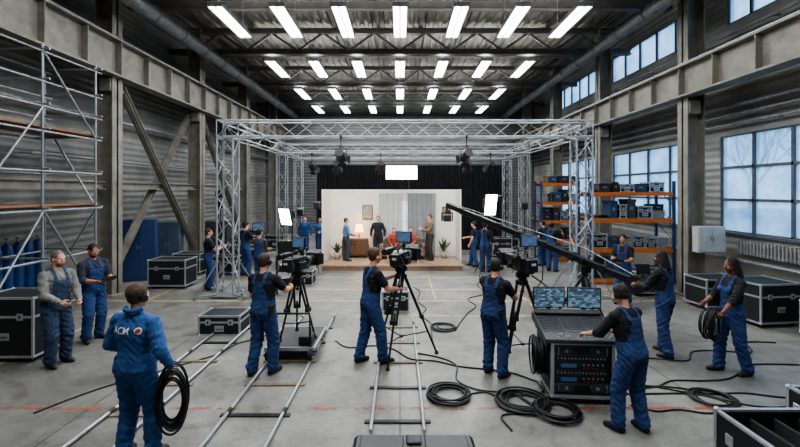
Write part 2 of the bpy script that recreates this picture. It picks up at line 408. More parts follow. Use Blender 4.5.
p4=person('camera operator in black t-shirt and blue overalls gripping a pan bar',(-2.1,6.56),-18,1.87,R=(.18,.46,1.18),L=(-.14,.30,1.02),curl=(1.1,.9),hair='short',haircol=(60,42,30),headset=True,head=(-8,-4),pouch=True,lean=3,sway=.02,feet=((.12,.08,8),(-.14,-.06,-14)),bulk=1.1)
p5=person('camera operator in black t-shirt and overalls at a viewfinder',(-.48,7.0),-62,1.89,R=(.12,.42,1.12),L=(-.10,.47,1.28),curl=(1.1,1.0),hair='full',haircol=(85,60,40),head=(4,-4),feet=((.12,.16,5),(-.12,-.14,-10)),lean=5,bulk=1.08)
p6=person('camera operator in black t-shirt and overalls wearing a headset',(1.44,6.54),-40,1.8,R=(.14,.44,1.1),L=(-.12,.45,1.22),curl=(1.1,1.0),hair='short',haircol=(40,30,24),headset=True,head=(0,-2),pouch=True,pants=(38,60,100),lean=3,sway=-.025,feet=((.13,-.02,14),(-.13,.03,-8)),bulk=1.12)
p7=person('sound technician in black shirt and overalls working a console',(2.70,5.02),24,1.72,R=(.14,.46,1.06),L=(-.20,.47,1.06),curl=(.5,.5),hd=((-.1,1,-.25),(.1,1,-.25)),hn=((0,-.3,-1),(0,-.3,-1)),hair='short',haircol=(34,26,20),headset=True,sleeve='rolled',head=(10,-18),lean=11,feet=((.13,-.06,12),(-.15,.06,-10)),sway=.02,bulk=1.12)
p8=person('crane operator in black top and blue overalls holding the boom end',(4.52,7.34),32,1.8,R=(.10,.40,1.12),L=(-.16,.40,1.12),curl=(1.0,1.0),skin='brown',hair='locs',haircol=(28,22,20),head=(22,-8),sleeve='long',pants=(38,60,100),feet=((.14,.10,8),(-.12,-.12,-10)),lean=4)
p9=person('technician with dark locs and blue overalls carrying a cable coil',(5.12,6.62),95,1.8,R=(.14,.34,1.05),L=(-.22,.36,.98),curl=(1.0,1.0),hn=((-1,.1,0),(1,.1,0)),skin='brown',hair='locs',haircol=(20,16,15),head=(-4,-12),sleeve='rolled',female=True,feet=((.12,.12,8),(-.12,-.14,-8)),sway=.02)
p10=person('technician in dark shirt and overalls by shelving with a tablet',(5.55,10.7),140,1.74,R=(.10,.34,1.12),L=(-.10,.34,1.12),curl=(.8,.8),skin='tan',hair='short',head=(0,-12),sleeve='short',near=False)
print('near people',time.time()-T0)
F=dict(near=False)
p11=person('crew member in dark shirt and blue overalls using a handheld monitor',(-5.43,12.2),-60,1.76,R=(.10,.36,1.2),L=(-.08,.38,1.22),curl=(.8,.8),hair='short',haircol=(60,40,28),**F)
p12=person('crew member in grey jacket with arms folded',(-4.05,12.4),-20,1.74,R=(-.02,.26,1.15),L=(.02,.28,1.12),shirt=(64,68,72),sleeve='long',hair='short',haircol=(30,22,18),sway=.02,**F)
p13=person('crew member in dark cap and blue overalls beside a light stand',(-5.1,14.2),-35,1.8,R=(.15,.36,1.2),cap=(25,26,30),hair='short',**F)
p14=person('crew member in blue work suit standing near the truss',(-4.1,18.6),170,1.75,shirt=(44,82,138),sleeve='long',pants=(40,72,120),bib=False,sway=.02,**F)
p15=person('crew member in blue work suit with arms crossed',(-3.4,18.2),-150,1.7,R=(-.05,.22,1.15),L=(.05,.24,1.12),shirt=(44,82,138),sleeve='long',pants=(40,72,120),bib=False,haircol=(80,50,30),**F)
p16=person('actor in pale blue shirt and grey trousers on the stage',(-2.0,16.0),-70,1.62,R=(.16,.28,1.05),shirt=(90,116,150),sleeve='long',pants=(50,56,70),bib=False,haircol=(70,46,30),zoff=.2,**F)
p17=person('actor in dark suit standing by the set wall',(-.86,16.75),175,1.66,shirt=(28,30,36),sleeve='long',pants=(26,28,32),bib=False,zoff=.2,**F)
p18=person('actor in brown jacket and dark trousers gesturing on the stage',(1.12,16.2),110,1.74,R=(.12,.30,1.15),L=(-.05,.34,1.2),shirt=(112,94,76),sleeve='long',pants=(50,44,40),bib=False,haircol=(90,60,35),zoff=.2,**F)
p19=person('seated actor in orange red top on the sofa',(-.24,16.55),180,1.5,sit=.40,feet=((.1,.42,5),(-.1,.42,-5)),R=(.12,.3,.66),L=(-.12,.3,.66),shirt=(146,58,42),sleeve='long',pants=(50,40,40),bib=False,hair='long',haircol=(50,30,20),female=True,zoff=.2,**F)
p20=person('seated actor in rust red shirt leaning back on the sofa',(.42,16.55),170,1.55,sit=.40,feet=((.1,.44,5),(-.1,.42,-5)),R=(.14,.3,.66),L=(-.12,.34,.68),shirt=(140,66,48),sleeve='long',pants=(40,42,50),bib=False,zoff=.2,**F)
p21=person('grip in black shirt and blue overalls walking beside the stage',(2.74,15.95),60,1.7,R=(.1,.35,1.1),feet=((.1,.16,0),(-.1,-.16,0)),**F)
p22=person('grip in black shirt and overalls holding a cable by the stage',(2.95,14.9),-30,1.76,L=(-.1,.34,1.1),sleeve='rolled',**F)
p23=person('crew member in blue overalls beside storage shelving',(5.35,16.1),30,1.72,R=(.2,.3,1.1),**F)
p24=person('crew member in blue overalls and dark shirt reaching to a shelf',(5.3,15.0),-50,1.74,R=(.18,.38,1.4),L=(-.18,.38,1.3),skin='brown',**F)
print('people',time.time()-T0)
def lettering(txt,size,cx,cz,root,body,matl,ybase=-.4):
    cu=D.curves.new('t','FONT'); cu.body=txt; cu.size=size; cu.align_x='CENTER'; cu.align_y='CENTER'; cu.resolution_u=3; cu.offset=size*.015
    o=D.objects.new('t',cu); COL.objects.link(o); dg=C.evaluated_depsgraph_get(); dg.update(); me=D.meshes.new_from_object(o.evaluated_get(dg)); D.objects.remove(o)
    import bmesh
    bm=bmesh.new(); bm.from_mesh(me); bmesh.ops.triangulate(bm,faces=bm.faces[:]); bmesh.ops.subdivide_edges(bm,edges=bm.edges[:],cuts=1,use_grid_fill=True)
    b2=body.data; bvh=BVHTree.FromPolygons([v.co for v in b2.vertices],[p.vertices[:] for p in b2.polygons])
    for v in bm.verts:
        x,z=cx+v.co.x,cz+v.co.y; hit=bvh.ray_cast(V((x,ybase,z)),V((0,1,0)))
        v.co=V((x,(hit[0].y if hit[0] else -.1)-.006,z))
    bm.to_mesh(me); bm.free(); me.materials.clear(); me.materials.append(matl)
    n=D.objects.new('jacket_lettering',me); COL.objects.link(n); n.parent=root; n['label']='white printed jacket lettering'
    return bvh
LW=mat('print_white',(225,230,236),.7)
bv=lettering('ACM',.095,-.065,1.37,p3[0],p3[2],LW)
def decal(name,cx,cz,r,m,off):
    mb=MB(); vs=[]; 
    def pt(x,z):
        h=bv.ray_cast(V((x,-.4,z)),V((0,1,0))); return V((x,(h[0].y if h[0] else -.1)-off,z))
    vs.append(pt(cx,cz)); n=18
    for k in(.5,1):
        for i in range(n): a=2*math.pi*i/n; vs.append(pt(cx+r*k*math.cos(a),cz+r*k*math.sin(a)))
    mb.add(vs,[(0,1+i,1+(i+1)%n) for i in range(n)]+[(1+i,1+n+i,1+n+(i+1)%n,1+(i+1)%n) for i in range(n)],True); mk(name,mb,m,p3[0])
decal('round_patch',.125,1.375,.036,mat('patch_white',(220,220,215),.8),.007); decal('patch_emblem',.125,1.375,.023,mat('patch_red',(150,60,56),.8),.0085)
mb=MB(); mb.tube([(.09,-.03,1.575),(.05,-.085,1.57),(-.01,-.10,1.565),(-.07,-.085,1.57),(-.11,-.03,1.575)],.026,8); mk('collar',mb,[cloth('cloth_30568c',(48,86,140))],p3[0])
def tablet(label,pos,rz,tilt=35):
    t=thing('tablet',label,'tablet',pos,rz); R=rmat('X',tilt)
    mb=MB(); mb.box((0,0,0),(.26,.18,.012),R,.004); mk('housing',mb,BLACK(),t)
    mb=MB(); mb.box(R@V((0,0,.0065)),(.235,.155,.002),R); mk('screen',mb,mat('tablet_screen',(90,120,150),.2,emit=.6),t)
def mid(a): return (a['R']+a['L'])/2
q=mid(p2[1]); tablet('black tablet held in both hands',q+V((.06,0,.03)),-118)
q=mid(p10[1]); tablet('black tablet held in both hands',q+V((-.03,-.04,.03)),140)
q=mid(p11[1]); tablet('small handheld monitor with dark casing',q+V((.05,.03,.04)),-60,60)
solo('cable_coil',coilmb(.125,15,.012,.14,'y',2,el=2.3,mess=.13),CAB(),'thick bundle of black cable loops hanging from a hand','cable',p3[1]['R']+V((.0,0,-.25)),25)
solo('cable_coil',coilmb(.16,12,.012,.12,'y',5,el=1.35,mess=.1),CAB(),'black cable coil carried in both hands','cable',p9[1]['R']*.35+p9[1]['L']*.65+V((-.02,0,-.17)),30)
# ---------------------------------------------------------------- camera gear
def cine_camera(label,pos,rz,mon=True,sc=1.25):
    t=thing('cinema_camera',label,'camera',pos,rz); t.scale=(sc,sc,sc)
    mb=MB(); mb.bx(-.08,.08,-.17,.13,.03,.20,.012); mb.bx(-.098,-.08,-.12,.08,.05,.17,.005); mb.bx(.08,.094,-.1,.05,.06,.16,.004); mb.bx(-.05,.05,-.2,.22,0,.028,.004)
    for y in(-.1,-.06,-.02,.02): mb.box((.096,y,.075),(.006,.02,.02))
    bd=mk('camera_body',mb,mat('camera_dark',(38,39,42),.4,.2,.15,12),t)
    mb=MB()
    for a,b,r in((.13,.17,.055),(.17,.24,.063),(.24,.29,.057),(.29,.36,.066)): mb.cyl((0,a,.11),(0,b,.11),r,None,20)
    ln=mk('lens',mb,BLACK(),t)
    for y,r in((.205,.065),(.265,.06)): mb=MB(); mb.tor((0,y,.11),r,.006,'y',24,6); mk('focus_ring',mb,STEEL(),ln)
    mb=MB(); mb.bx(-.11,.11,.36,.40,.02,.20,.006); mb.box((0,.42,.215),(.22,.12,.008),rmat('X',22)); mb.box((-.12,.42,.11),(.006,.1,.16),rmat('Z',16)); mb.box((.12,.42,.11),(.006,.1,.16),rmat('Z',-16)); mk('matte_box',mb,BLACK(),t)
    mb=MB(); mb.bx(-.065,.065,-.27,-.17,.03,.19,.01); mb.mat(1).box((0,-.272,.13),(.06,.004,.03)); mk('battery',mb,[DARK(),mat('label_pale',(190,190,185),.6)],t)
    mb=MB(); mb.tube([(0,-.12,.20),(0,-.12,.25),(0,-.08,.275),(0,.08,.275),(0,.11,.25),(0,.11,.20)],.013,8); mk('top_handle',mb,DARK(),t)
    mb=MB(); mb.cyl((-.02,.02,.23),(-.16,.02,.20),.012); mb.bx(-.21,-.13,-.12,.08,.155,.24,.01); vf=mk('viewfinder',mb,BLACK(),t)
    mb=MB(); mb.cyl((-.17,-.12,.2),(-.17,-.19,.2),.034,.042,16); mk('eyecup',mb,RUB(),vf)
    if mon:
        R=rmat('Z',-8); mb=MB(); mb.cyl((.03,-.02,.26),(.06,-.04,.34),.009); mb.box((.06,-.05,.40),(.23,.03,.15),R,.006); mo=mk('monitor',mb,BLACK(),t)
        mb=MB(); mb.box(V((.06,-.05,.40))+R@V((0,-.0165,0)),(.2,.002,.125),R); mk('monitor_screen',mb,mat('monitor_picture',(70,92,120),.25,0,.8,14,emit=.6),mo)
    mb=MB(); mb.tube([(.05,-.15,-.03),(.10,-.30,-.09),(.12,-.38,-.13)],.011,8); pb=mk('pan_bar',mb,BLACK(),t)
    mb=MB(); mb.cyl((.12,-.38,-.13),(.15,-.47,-.17),.018,.02,12); mk('grip',mb,RUB(),pb)
    for x in(-.025,.025):
        mb=MB(); mb.cyl((x,-.15,.015),(x,.42,.015),.0085); mk('support_rod',mb,ALU(),t)
    mb=MB(); mb.tube([(.05,-.2,.16),(.13,-.26,.1),(.10,-.3,-.05),(.05,-.22,-.2),(.03,-.1,-.3)],.007,6); mk('cable_lead',mb,CAB(),t)
    mb=MB(); mb.bx(.096,.145,-.14,.0,.04,.14,.008); mb.cyl((.12,-.03,.13),(.12,-.03,.27),.004); mk('wireless_transmitter',mb,BLACK(),t)
    mb=MB(); mb.cyl((-.10,.20,.05),(-.075,.20,.05),.035,None,18); mb.bx(-.075,-.03,.17,.23,.03,.08,.005); mk('follow_focus',mb,DARK(),t)
    mb=MB(); mb.cyl((.03,.0,.29),(.03,.22,.29),.016,None,10); mb.cyl((.03,.08,.25),(.03,.08,.28),.008); mk('microphone',mb,RUB(),t)
    return t
def tripod(label,pos,H,spread,rz,feetz=0):
    t=thing('tripod',label,'tripod',pos,rz)
    mb=MB(); mb.lathe([(0,-.02),(.06,-.02),(.085,.03),(.085,.06),(0,.06)],(0,0,H-.2)); mb.cyl((0,0,H-.22),(0,0,H-.34),.014); mb.cyl((0,0,H-.30),(0,0,H-.34),.03,.024,12); mk('bowl',mb,DARK(),t)
    mb=MB(); mb.cyl((0,0,H-.14),(0,0,H-.08),.065,.07,18); mb.bx(-.07,.07,-.07,.07,H-.08,H-.02,.01); mb.cyl((-.10,0,H-.055),(.10,0,H-.055),.045,None,18); mb.bx(-.05,.05,-.1,.1,H-.02,H,.004); mk('fluid_head',mb,BLACK(),t)
    for k in range(3):
        a=math.radians(90+120*k); u=V((math.cos(a),math.sin(a),0)); w=V((-u.y,u.x,0)); top=V((0,0,H-.17))+u*.06; ft=u*spread+V((0,0,feetz+.02)); md=top.lerp(ft,.52)
        mb=MB()
        for sx in(-1,1): mb.cyl(top+w*.062*sx,md+w*.042*sx,.020,None,10)
        mb.beam(md-w*.062,md+w*.062,.06,.07); mb.mat(1).cyl(top.lerp(ft,.42),ft,.018,None,10); mb.mat(0).beam(top-w*.08,top+w*.08,.045,.06)
        lg=mk('leg',mb,[BLACK(),DARK()],t)
        mb=MB(); mb.cyl(ft-V((0,0,.02)),ft+V((0,0,.03)),.038,.022,12); mk('foot',mb,RUB(),lg)
        mb=MB(); q=top.lerp(ft,.72); mb.cyl(q,(0,0,q.z-.06),.010); mb.cyl((0,0,q.z-.075),(0,0,q.z-.045),.03); mk('spreader_arm',mb,DARK(),t)
    return t
tripod('black video tripod standing on the rail dolly',(-1.8,7.55,.245),1.16,.34,15)
cine_camera('black cinema camera with top monitor on the dolly tripod',(-1.8,7.55,1.405),-22)
tripod('tall black video tripod with spread legs on the floor',(.02,7.3,0),1.53,.62,40)
cine_camera('black cinema camera on a tall tripod',(.02,7.3,1.53),-20)
tripod('black video tripod standing on concrete floor',(1.98,6.95,0),1.50,.5,10)
cine_camera('black cinema camera with lit monitor on a tripod',(1.98,6.95,1.50),14)
t=thing('camera_dolly','black wheeled camera dolly platform riding on the rails','dolly',(-1.8,7.55,0))
mb=MB(); mb.bx(-.40,.40,-.54,.54,.205,.243,.01); mb.bx(-.12,.12,-.50,.50,.15,.205,.008); mk('deck',mb,mat('dolly_deck',(66,66,66),.6,.2,.3,20),t)
for y in(-.46,.46): mb=MB(); mb.bx(-.42,.42,y-.05,y+.05,.155,.205,.008); mk('axle_beam',mb,DARK(),t)
mb=MB()
for x in(-.40,.40): mb.bx(x-.012,x+.012,-.55,.55,.195,.252)
for y in(-.54,.54): mb.bx(-.40,.40,y-.012,y+.012,.195,.252)
mk('deck_edge',mb,ALU(),t)
for x in(-.345,.345):
    for y in(-.46,.46):
        mb=MB(); mb.bx(x-.06,x+.06,-.17+y,.17+y,.135,.165,.006); wb=mk('wheel_bogie',mb,DARK(),t)
        for dy in(-.11,.11):
            mb=MB(); mb.cyl((x-.028,y+dy,.14),(x+.028,y+dy,.14),.088,None,20); mb.mat(1).cyl((x-.036,y+dy,.14),(x+.036,y+dy,.14),.036,None,12); mk('wheel',mb,[RUB(),ALU()],wb)
mb=MB(); mb.tube([(-.34,-.52,.245),(-.34,-.58,.5),(-.34,-.60,.82),(.34,-.60,.82),(.34,-.58,.5),(.34,-.52,.245)],.018); mk('push_bar',mb,DARK(),t)
mb=MB(); mb.bx(.12,.34,-.44,-.20,.245,.39,.012); mk('battery_box',mb,BLACK(),t)
def track(label,x0,x1,ya,yb,tieg):
    t=thing('dolly_track',label,'track',((x0+x1)/2,ya,0)); w=(x1-x0)/2
    for sx in(-1,1):
        mb=MB(); mb.cyl((sx*w,0,.04),(sx*w,yb-ya,.04),.021,None,12); mk('rail',mb,mat('rail_steel',(176,180,184),.3,.6,.15,6),t)
    y=.25
    while y<yb-ya:
        mb=MB(); mb.bx(-w-.09,w+.09,y-.035,y+.035,.002,.022,.004); mk('tie',mb,mat('tie_wood',(120,104,84),.7,0,.3,9) if rnd.random()<.5 else DARK(),t); y+=tieg
    for k in range(1,int((yb-ya)//2)+1):
        for sx in(-1,1):
            mb=MB(); mb.cyl((sx*w,k*2-.05,.04),(sx*w,k*2+.05,.04),.026,None,12); mk('rail_joint',mb,DARK(),t)
track('steel dolly track laid on the concrete floor',-3.62,-3.08,3.4,9.2,.85)
track('steel dolly track carrying the camera dolly',-2.145,-1.455,3.4,9.6,.85)
track('steel dolly track under the central tripod',-.34,.28,4.95,9.4,.9)
# crane
t=thing('camera_crane','long black camera crane with counterweights and tripod base','crane',(3.86,9.0,0))
piv=V((0,0,1.33)); tip=V((-2.44,4.0,1.05))+piv; rear=V((.61,-1.0,-.26))+piv
d=(tip-rear); dn=d.normalized(); u=V((d.y,-d.x,0)).normalized(); w_=u.cross(dn)
CB=mat('crane_black',(32,33,35),.35,.4,.15,8)
mb=MB(); mb.beam(rear,tip,.12,.14,b=.012); bo=mk('boom',mb,CB,t)
for k in range(1,8):
    c=rear+d*(k/8); mb=MB(); mb.beam(c-dn*.06,c+dn*.06,.15,.17,b=.006); mk('boom_joint',mb,DARK(),bo)
mb=MB()
mb.tube([rear+V((0,0,.10)),piv+V((0,0,.28)),tip+V((0,0,.09))],.012)
for k in(.12,.3,.5,.7,.88):
    c=rear+d*k; up=.10+.13*(1-abs(k-.2)/.8); mb.cyl(c,c+V((0,0,up)),.008)
mk('tension_cable',mb,STEEL(),bo)
for k in range(4): mb=MB(); mb.cyl(rear+u*(-.17+.09*k),rear+u*(-.10+.09*k),.17,None,24); mk('counterweight',mb,DARK(),t)
mb=MB(); mb.cyl((0,0,.45),(0,0,1.14),.06,None,16); mb.bx(-.1,.1,-.1,.1,1.1,1.24,.01)
for sx in(-1,1): mb.beam(u*(.09*sx)+V((0,0,1.2)),u*(.09*sx)+piv+V((0,0,.06)),.02,.12)
mb.cyl(piv-u*.14,piv+u*.14,.05); mk('post',mb,DARK(),t)
for k in range(3):
    a=math.radians(30+120*k); q=V((math.cos(a),math.sin(a),0))
    mb=MB(); mb.cyl(V((0,0,1.05)),q*.62+V((0,0,.07)),.03,None,10); mb.cyl(V((0,0,.5)),q*.42+V((0,0,.38)),.016); lg=mk('leg',mb,BLACK(),t); mb=MB(); mb.cyl(q*.62,q*.62+V((0,0,.07)),.06,.05,14); mk('foot',mb,RUB(),lg)
mb=MB(); mb.cyl(tip,tip+V((0,0,-.22)),.035); mb.bx(tip.x-.16,tip.x+.16,tip.y-.03,tip.y+.03,tip.z-.26,tip.z-.22,.005)
for sx in(-1,1): mb.bx(tip.x+sx*.16-.015,tip.x+sx*.16+.015,tip.y-.04,tip.y+.04,tip.z-.5,tip.z-.22,.005)
rh=mk('remote_head',mb,BLACK(),t)
mb=MB(); c=tip+V((0,0,-.40)); mb.box(c,(.22,.34,.2),None,.012); mb.cyl(c+V((0,.15,0)),c+V((0,.32,0)),.06,.065,16); mb.box(c+V((0,.35,0)),(.22,.05,.17),None,.005); mb.box(c+V((.02,-.1,.18)),(.18,.03,.12),None,.005); mk('camera',mb,mat('camera_dark',(30,31,34)),rh)
mb=MB(); mb.box(rear+V((-.02,-.12,.30)),(.26,.03,.18),rmat('X',-15),.005); mb.cyl(rear+V((0,-.05,.05)),rear+V((0,-.1,.24)),.012); mk('control_monitor',mb,BLACK(),t)
# ---------------------------------------------------------------- flight cases
def case(label,w,d,h,loc,rz=0,cast=True,lid=True,rgb=(28,29,31),group=None,name='flight_case'):
    t=thing(name,label,'case',loc,rz,group); z0=.10 if cast else .01
    mb=MB(); mb.bx(-w/2,w/2,-d/2,d/2,z0,z0+h,.006); mk('body',mb,mat('case_%02x%02x%02x'%rgb,rgb,.55,0,.25,14),t)
    mb=MB(); e=.022; zs=[z0,z0+h]+([z0+h*.68] if lid else [])
    for z in zs:
        for y in(-d/2,d/2): mb.box((0,y,z),(w+.014,e,e*1.7))
        for x in(-w/2,w/2): mb.box((x,0,z),(e,d+.014,e*1.7))
    for x in(-w/2,w/2):
        for y in(-d/2,d/2): mb.box((x,y,z0+h/2),(e*1.5,e*1.5,h))
    mk('edge_trim',mb,ALU(),t)
    for x in(-w/2,w/2):
        for y in(-d/2,d/2):
            for z in(z0,z0+h):
                mb=MB(); mb.sph((x,y,z),.032,None,10,6); mk('corner',mb,ALU(),t)
    zl=z0+h*.68 if lid else z0+h*.5
    for x in(-w*.28,w*.28):
        mb=MB(); mb.box((x,-d/2-.008,zl),(.10,.016,.11),None,.004); mb.mat(1).box((x,-d/2-.018,zl),(.03,.01,.05),None,.003); mk('latch',mb,[ALU(),DARK()],t)
    mb=MB(); mb.box((0,-d/2-.006,z0+h*.34),(.18,.012,.12),None,.004); mb.mat(1).tube([(-.06,-d/2-.012,z0+h*.34),(-.05,-d/2-.03,z0+h*.34),(.05,-d/2-.03,z0+h*.34),(.06,-d/2-.012,z0+h*.34)],.008,8); mk('handle',mb,[ALU(),RUB()],t)
    if cast:
        for x in(-w*.4,w*.4):
            for y in(-d*.36,d*.36):
                mb=MB(); mb.cyl((x-.018,y,.045),(x+.018,y,.045),.045,None,16); mb.box((x,y,.085),(.06,.06,.03)); mk('caster',mb,RUB(),t)
    return t
def open_case(label,w,d,h,loc,rz=0):
    t=thing('open_flight_case',label,'case',loc,rz); z0=.01; m=mat('case_1c1d1f',(28,29,31)); e=.024; mb=MB()
    mb.bx(-w/2,w/2,-d/2,d/2,z0,z0+.02)
    for x in(-w/2,w/2): mb.bx(x-.012,x+.012,-d/2,d/2,z0,z0+h)
    for y in(-d/2,d/2): mb.bx(-w/2,w/2,y-.012,y+.012,z0,z0+h)
    mk('body',mb,m,t)
    mb=MB(); n=5
    mb.bx(-w/2+.02,w/2-.02,-d/2+.02,d/2-.02,z0+.02,z0+h*.6)
    for i in range(n):
        x=-w/2+.08+(w-.16)*i/(n-1); mb.bx(x-.015,x+.015,-d/2+.03,d/2-.03,z0+h*.6,z0+h*.86,.006)
    mk('foam_insert',mb,mat('foam',(44,45,48),.95,0,.3,30),t)
    mb=MB()
    for z in(z0,z0+h):
        for y in(-d/2,d/2): mb.box((0,y,z),(w+.05,.044,.026))
        for x in(-w/2,w/2): mb.box((x,0,z),(.044,d+.05,.026))
    for x in(-w/2,w/2):
        for y in(-d/2,d/2): mb.box((x,y,z0+h/2),(e*1.6,e*1.6,h))
    mk('edge_trim',mb,ALU(),t)
    for x in(-w/2,w/2):
        for y in(-d/2,d/2):
            for z in(z0,z0+h): mb=MB(); mb.sph((x,y,z),.036,None,10,6); mk('corner',mb,ALU(),t)
    for y in(-d*.25,d*.25): mb=MB(); mb.box((-w/2-.018,y,z0+h*.6),(.016,.1,.11),None,.004); mk('latch',mb,ALU(),t)
    for x in(-w*.25,w*.25): mb=MB(); mb.box((x,-d/2-.018,z0+h*.6),(.1,.016,.11),None,.004); mk('latch',mb,ALU(),t)
case('tall black flight case with aluminium edges by the scaffold',.95,.7,.95,(-6.45,7.35,0),0)
case('black flight case with metal corners near the wall',1.05,.7,.72,(-6.65,12.6,0),0)
case('low black flight case beside dolly track',.78,.55,.36,(-3.5,8.6,0),0,False)
open_case('open black road case with aluminium rim and foam insert',1.15,.78,.52,(3.86,4.07,0))
open_case('smaller open road case with aluminium rim',.8,.5,.5,(4.95,4.78,0))
case('large black flight case on casters under the window',.95,.8,.78,(7.75,9.2,0),8)
case('black flight case on casters beside the column',.95,.7,.62,(7.6,10.4,0),4)
case('black flight case on casters near shelving',.9,.6,.55,(6.7,11.7,0),0)
case('small black case under the truss leg',.6,.5,.4,(-2.9,13.0,0),0,False)
case('black case with metal edges behind the camera tripod',.6,.5,.45,(-.1,10.2,0),0,False)
case('black flight case by the back drape',.8,.6,.7,(4.3,18.4,0),0)
for x,y,h,z in((-7.0,19.0,.7,0),(-7.0,20.2,.9,0),(-5.9,20.5,.6,0),(-6.3,17.8,.5,0),(-7.1,14.6,.6,0),(6.9,20.5,.8,0),(5.8,21.0,.6,0),(-5.9,14.6,.5,0),(8.1,7.9,.6,0)):
    case('black equipment flight case stored along the hall',.9,.6,h,(x,y,z),rnd.uniform(-8,8),group='stored flight cases')
t=thing('transport_case','black moulded plastic transport case on the floor','case',(.13,3.72,0)); pm=mat('ribbed_plastic',(34,35,37),.4,0,.15,12)
mb=MB(); mb.bx(-.55,.55,-.42,.42,.01,.30,.03); mk('body',mb,pm,t)
mb=MB(); mb.bx(-.57,.57,-.44,.44,.31,.46,.035)
for x in(-.30,.30): mb.bx(x-.20,x+.20,-.38,.38,.455,.474,.012)
ld_=mk('lid',mb,pm,t)
mb=MB(); mb.bx(-.07,.07,.24,.38,.46,.482,.01); mk('lid_plate',mb,DARK(),ld_)
for x in(-.3,.3): mb=MB(); mb.box((x,.445,.31),(.1,.03,.12),None,.008); mk('latch',mb,DARK(),t)
mb=MB(); mb.tube([(-.1,.44,.2),(-.1,.48,.2),(.1,.48,.2),(.1,.44,.2)],.014); mk('handle',mb,RUB(),t)
# ---------------------------------------------------------------- mixing desk rack
t=thing('mixing_station','audio mixing console on black equipment rack with two monitors','mixing desk',(2.42,6.0,0),-4)
mb=MB()
for x in(-.38,.38): mb.bx(x-.015,x+.015,-.36,.36,.10,.80,.003)
mb.bx(-.38,.38,-.36,.36,.10,.13); mb.bx(-.38,.38,-.36,.36,.77,.80); mb.bx(-.38,.38,.33,.36,.10,.80); mk('rack_case',mb,mat('case_1c1d1f',(28,29,31),.55,0,.25,14),t)
mb=MB()
for z in(.10,.80):
    for y in(-.365,.365): mb.box((0,y,z),(.83,.026,.04))
    for x in(-.39,.39): mb.box((x,0,z),(.026,.75,.04))
for x in(-.39,.39):
    for y in(-.365,.365): mb.box((x,y,.45),(.04,.04,.7))
mk('edge_trim',mb,ALU(),t)
for x in(-.395,.395):
    for y in(-.365,.365):
        for z in(.10,.80): mb=MB(); mb.sph((x,y,z),.034,None,10,6); mk('corner',mb,ALU(),t)
RM=[mat('rack_face_dark',(34,35,38),.5,.1),STEEL(),mat('display_dim',(40,66,96),.3,emit=.5),mat('led_red',(200,40,30),.3,emit=1.2),mat('led_green',(60,170,80),.3,emit=1),mat('rack_face_grey',(66,68,72),.5,.2)]
for z0,z1,kd in((.14,.26,'amp'),(.265,.37,'unit'),(.375,.43,'patch'),(.435,.56,'unit'),(.565,.62,'patch'),(.625,.76,'amp')):
    z=(z0+z1)/2; mb=MB(); mb.mat(5 if kd=='amp' else 0).bx(-.355,.355,-.34,.2,z0,z1,.004)
    if kd=='patch':
        mb.mat(1)
        for i in range(14): mb.cyl((-.31+.046*i,-.342,z),(-.31+.046*i,-.35,z),.011,None,8)
    elif kd=='amp':
        mb.mat(1)
        for x in(-.31,.31): mb.tube([(x,-.342,z0+.02),(x,-.375,z0+.02),(x,-.375,z1-.02),(x,-.342,z1-.02)],.006,6)
        for x in(-.2,.2): mb.cyl((x,-.342,z),(x,-.362,z),.022,None,14)
        mb.mat(0)
        for i in range(6): mb.box((0,-.343,z0+.02+.016*i),(.22,.005,.006))
        mb.mat(4).box((.12,-.344,z+.02),(.012,.004,.006))
    else:
        mb.mat(2).box((-.17,-.343,z),(.2,.006,.05)); mb.mat(1)
        for i in range(5): mb.cyl((.02+.06*i,-.342,z+.015),(.02+.06*i,-.356,z+.015),.013,None,10)
        mb.mat(3)
        for i in range(4): mb.box((.03+.05*i,-.344,z-.03),(.008,.004,.006))
    mk('rack_unit',mb,RM,t)
for x in(-.34,.34):
    for y in(-.3,.3):
        mb=MB(); mb.cyl((x-.02,y,.045),(x+.02,y,.045),.045,None,16); mb.box((x,y,.085),(.07,.07,.03)); mk('caster',mb,RUB(),t)
Rm=rmat('X',11); cc=V((0,-.03,.90)); mb=MB(); mb.box(cc,(.94,.76,.06),Rm,.01)
for sx in(-1,1): mb.box(cc+V((sx*.475,0,-.01)),(.03,.80,.11),Rm,.006)
mb.bx(-.45,.45,-.05,.32,.80,.90,.005); mb.bx(-.45,.45,-.30,.0,.80,.84,.005); mb.box(cc+Rm@V((0,.34,.05)),(.94,.08,.09),Rm@rmat('X',25),.008)
co=mk('console',mb,mat('console_grey',(60,62,66),.45,.1,.12,9),t)
for i in range(3):
    mb=MB(); mb.box(cc+Rm@V((-.31+.31*i,.03,.031)),(.29,.42,.004),Rm,.001); mk('channel_panel',mb,mat('console_panel',(36,38,41),.5),co)
mb=MB()
for i in range(30):
    if i%10==9: continue
    for j in range(8):
        p=cc+Rm@V((-.43+.0296*i,-.10+.045*j,.033)); mb.cyl(p,p+Rm@V((0,0,.013)),.0055,.0045,8)
o=mk('knob_bank',mb,mat('knob_grey',(112,114,116),.5,col2=(70,72,76),ns=30),co); o['kind']='stuff'
for i in range(24):
    mb=MB(); x=-.42+.0365*i; p=cc+Rm@V((x,-.27+.05*math.sin(i*1.7),.036)); mb.box(p,(.014,.026,.014),Rm,.003); mb.mat(1).box(cc+Rm@V((x,-.26,.0305)),(.004,.16,.002),Rm); mk('fader',mb,[mat('fader_cap',(150,152,152),.5),RUB()],co)
m=mat('ui_screen',(18,22,28),.2); nt=m.node_tree; b=nt.nodes['Principled BSDF']; tc=nt.nodes.new('ShaderNodeTexCoord')
sp=nt.nodes.new('ShaderNodeMapping'); sp.inputs['Rotation'].default_value=(math.pi/2,0,0); nt.links.new(tc.outputs['Object'],sp.inputs['Vector'])
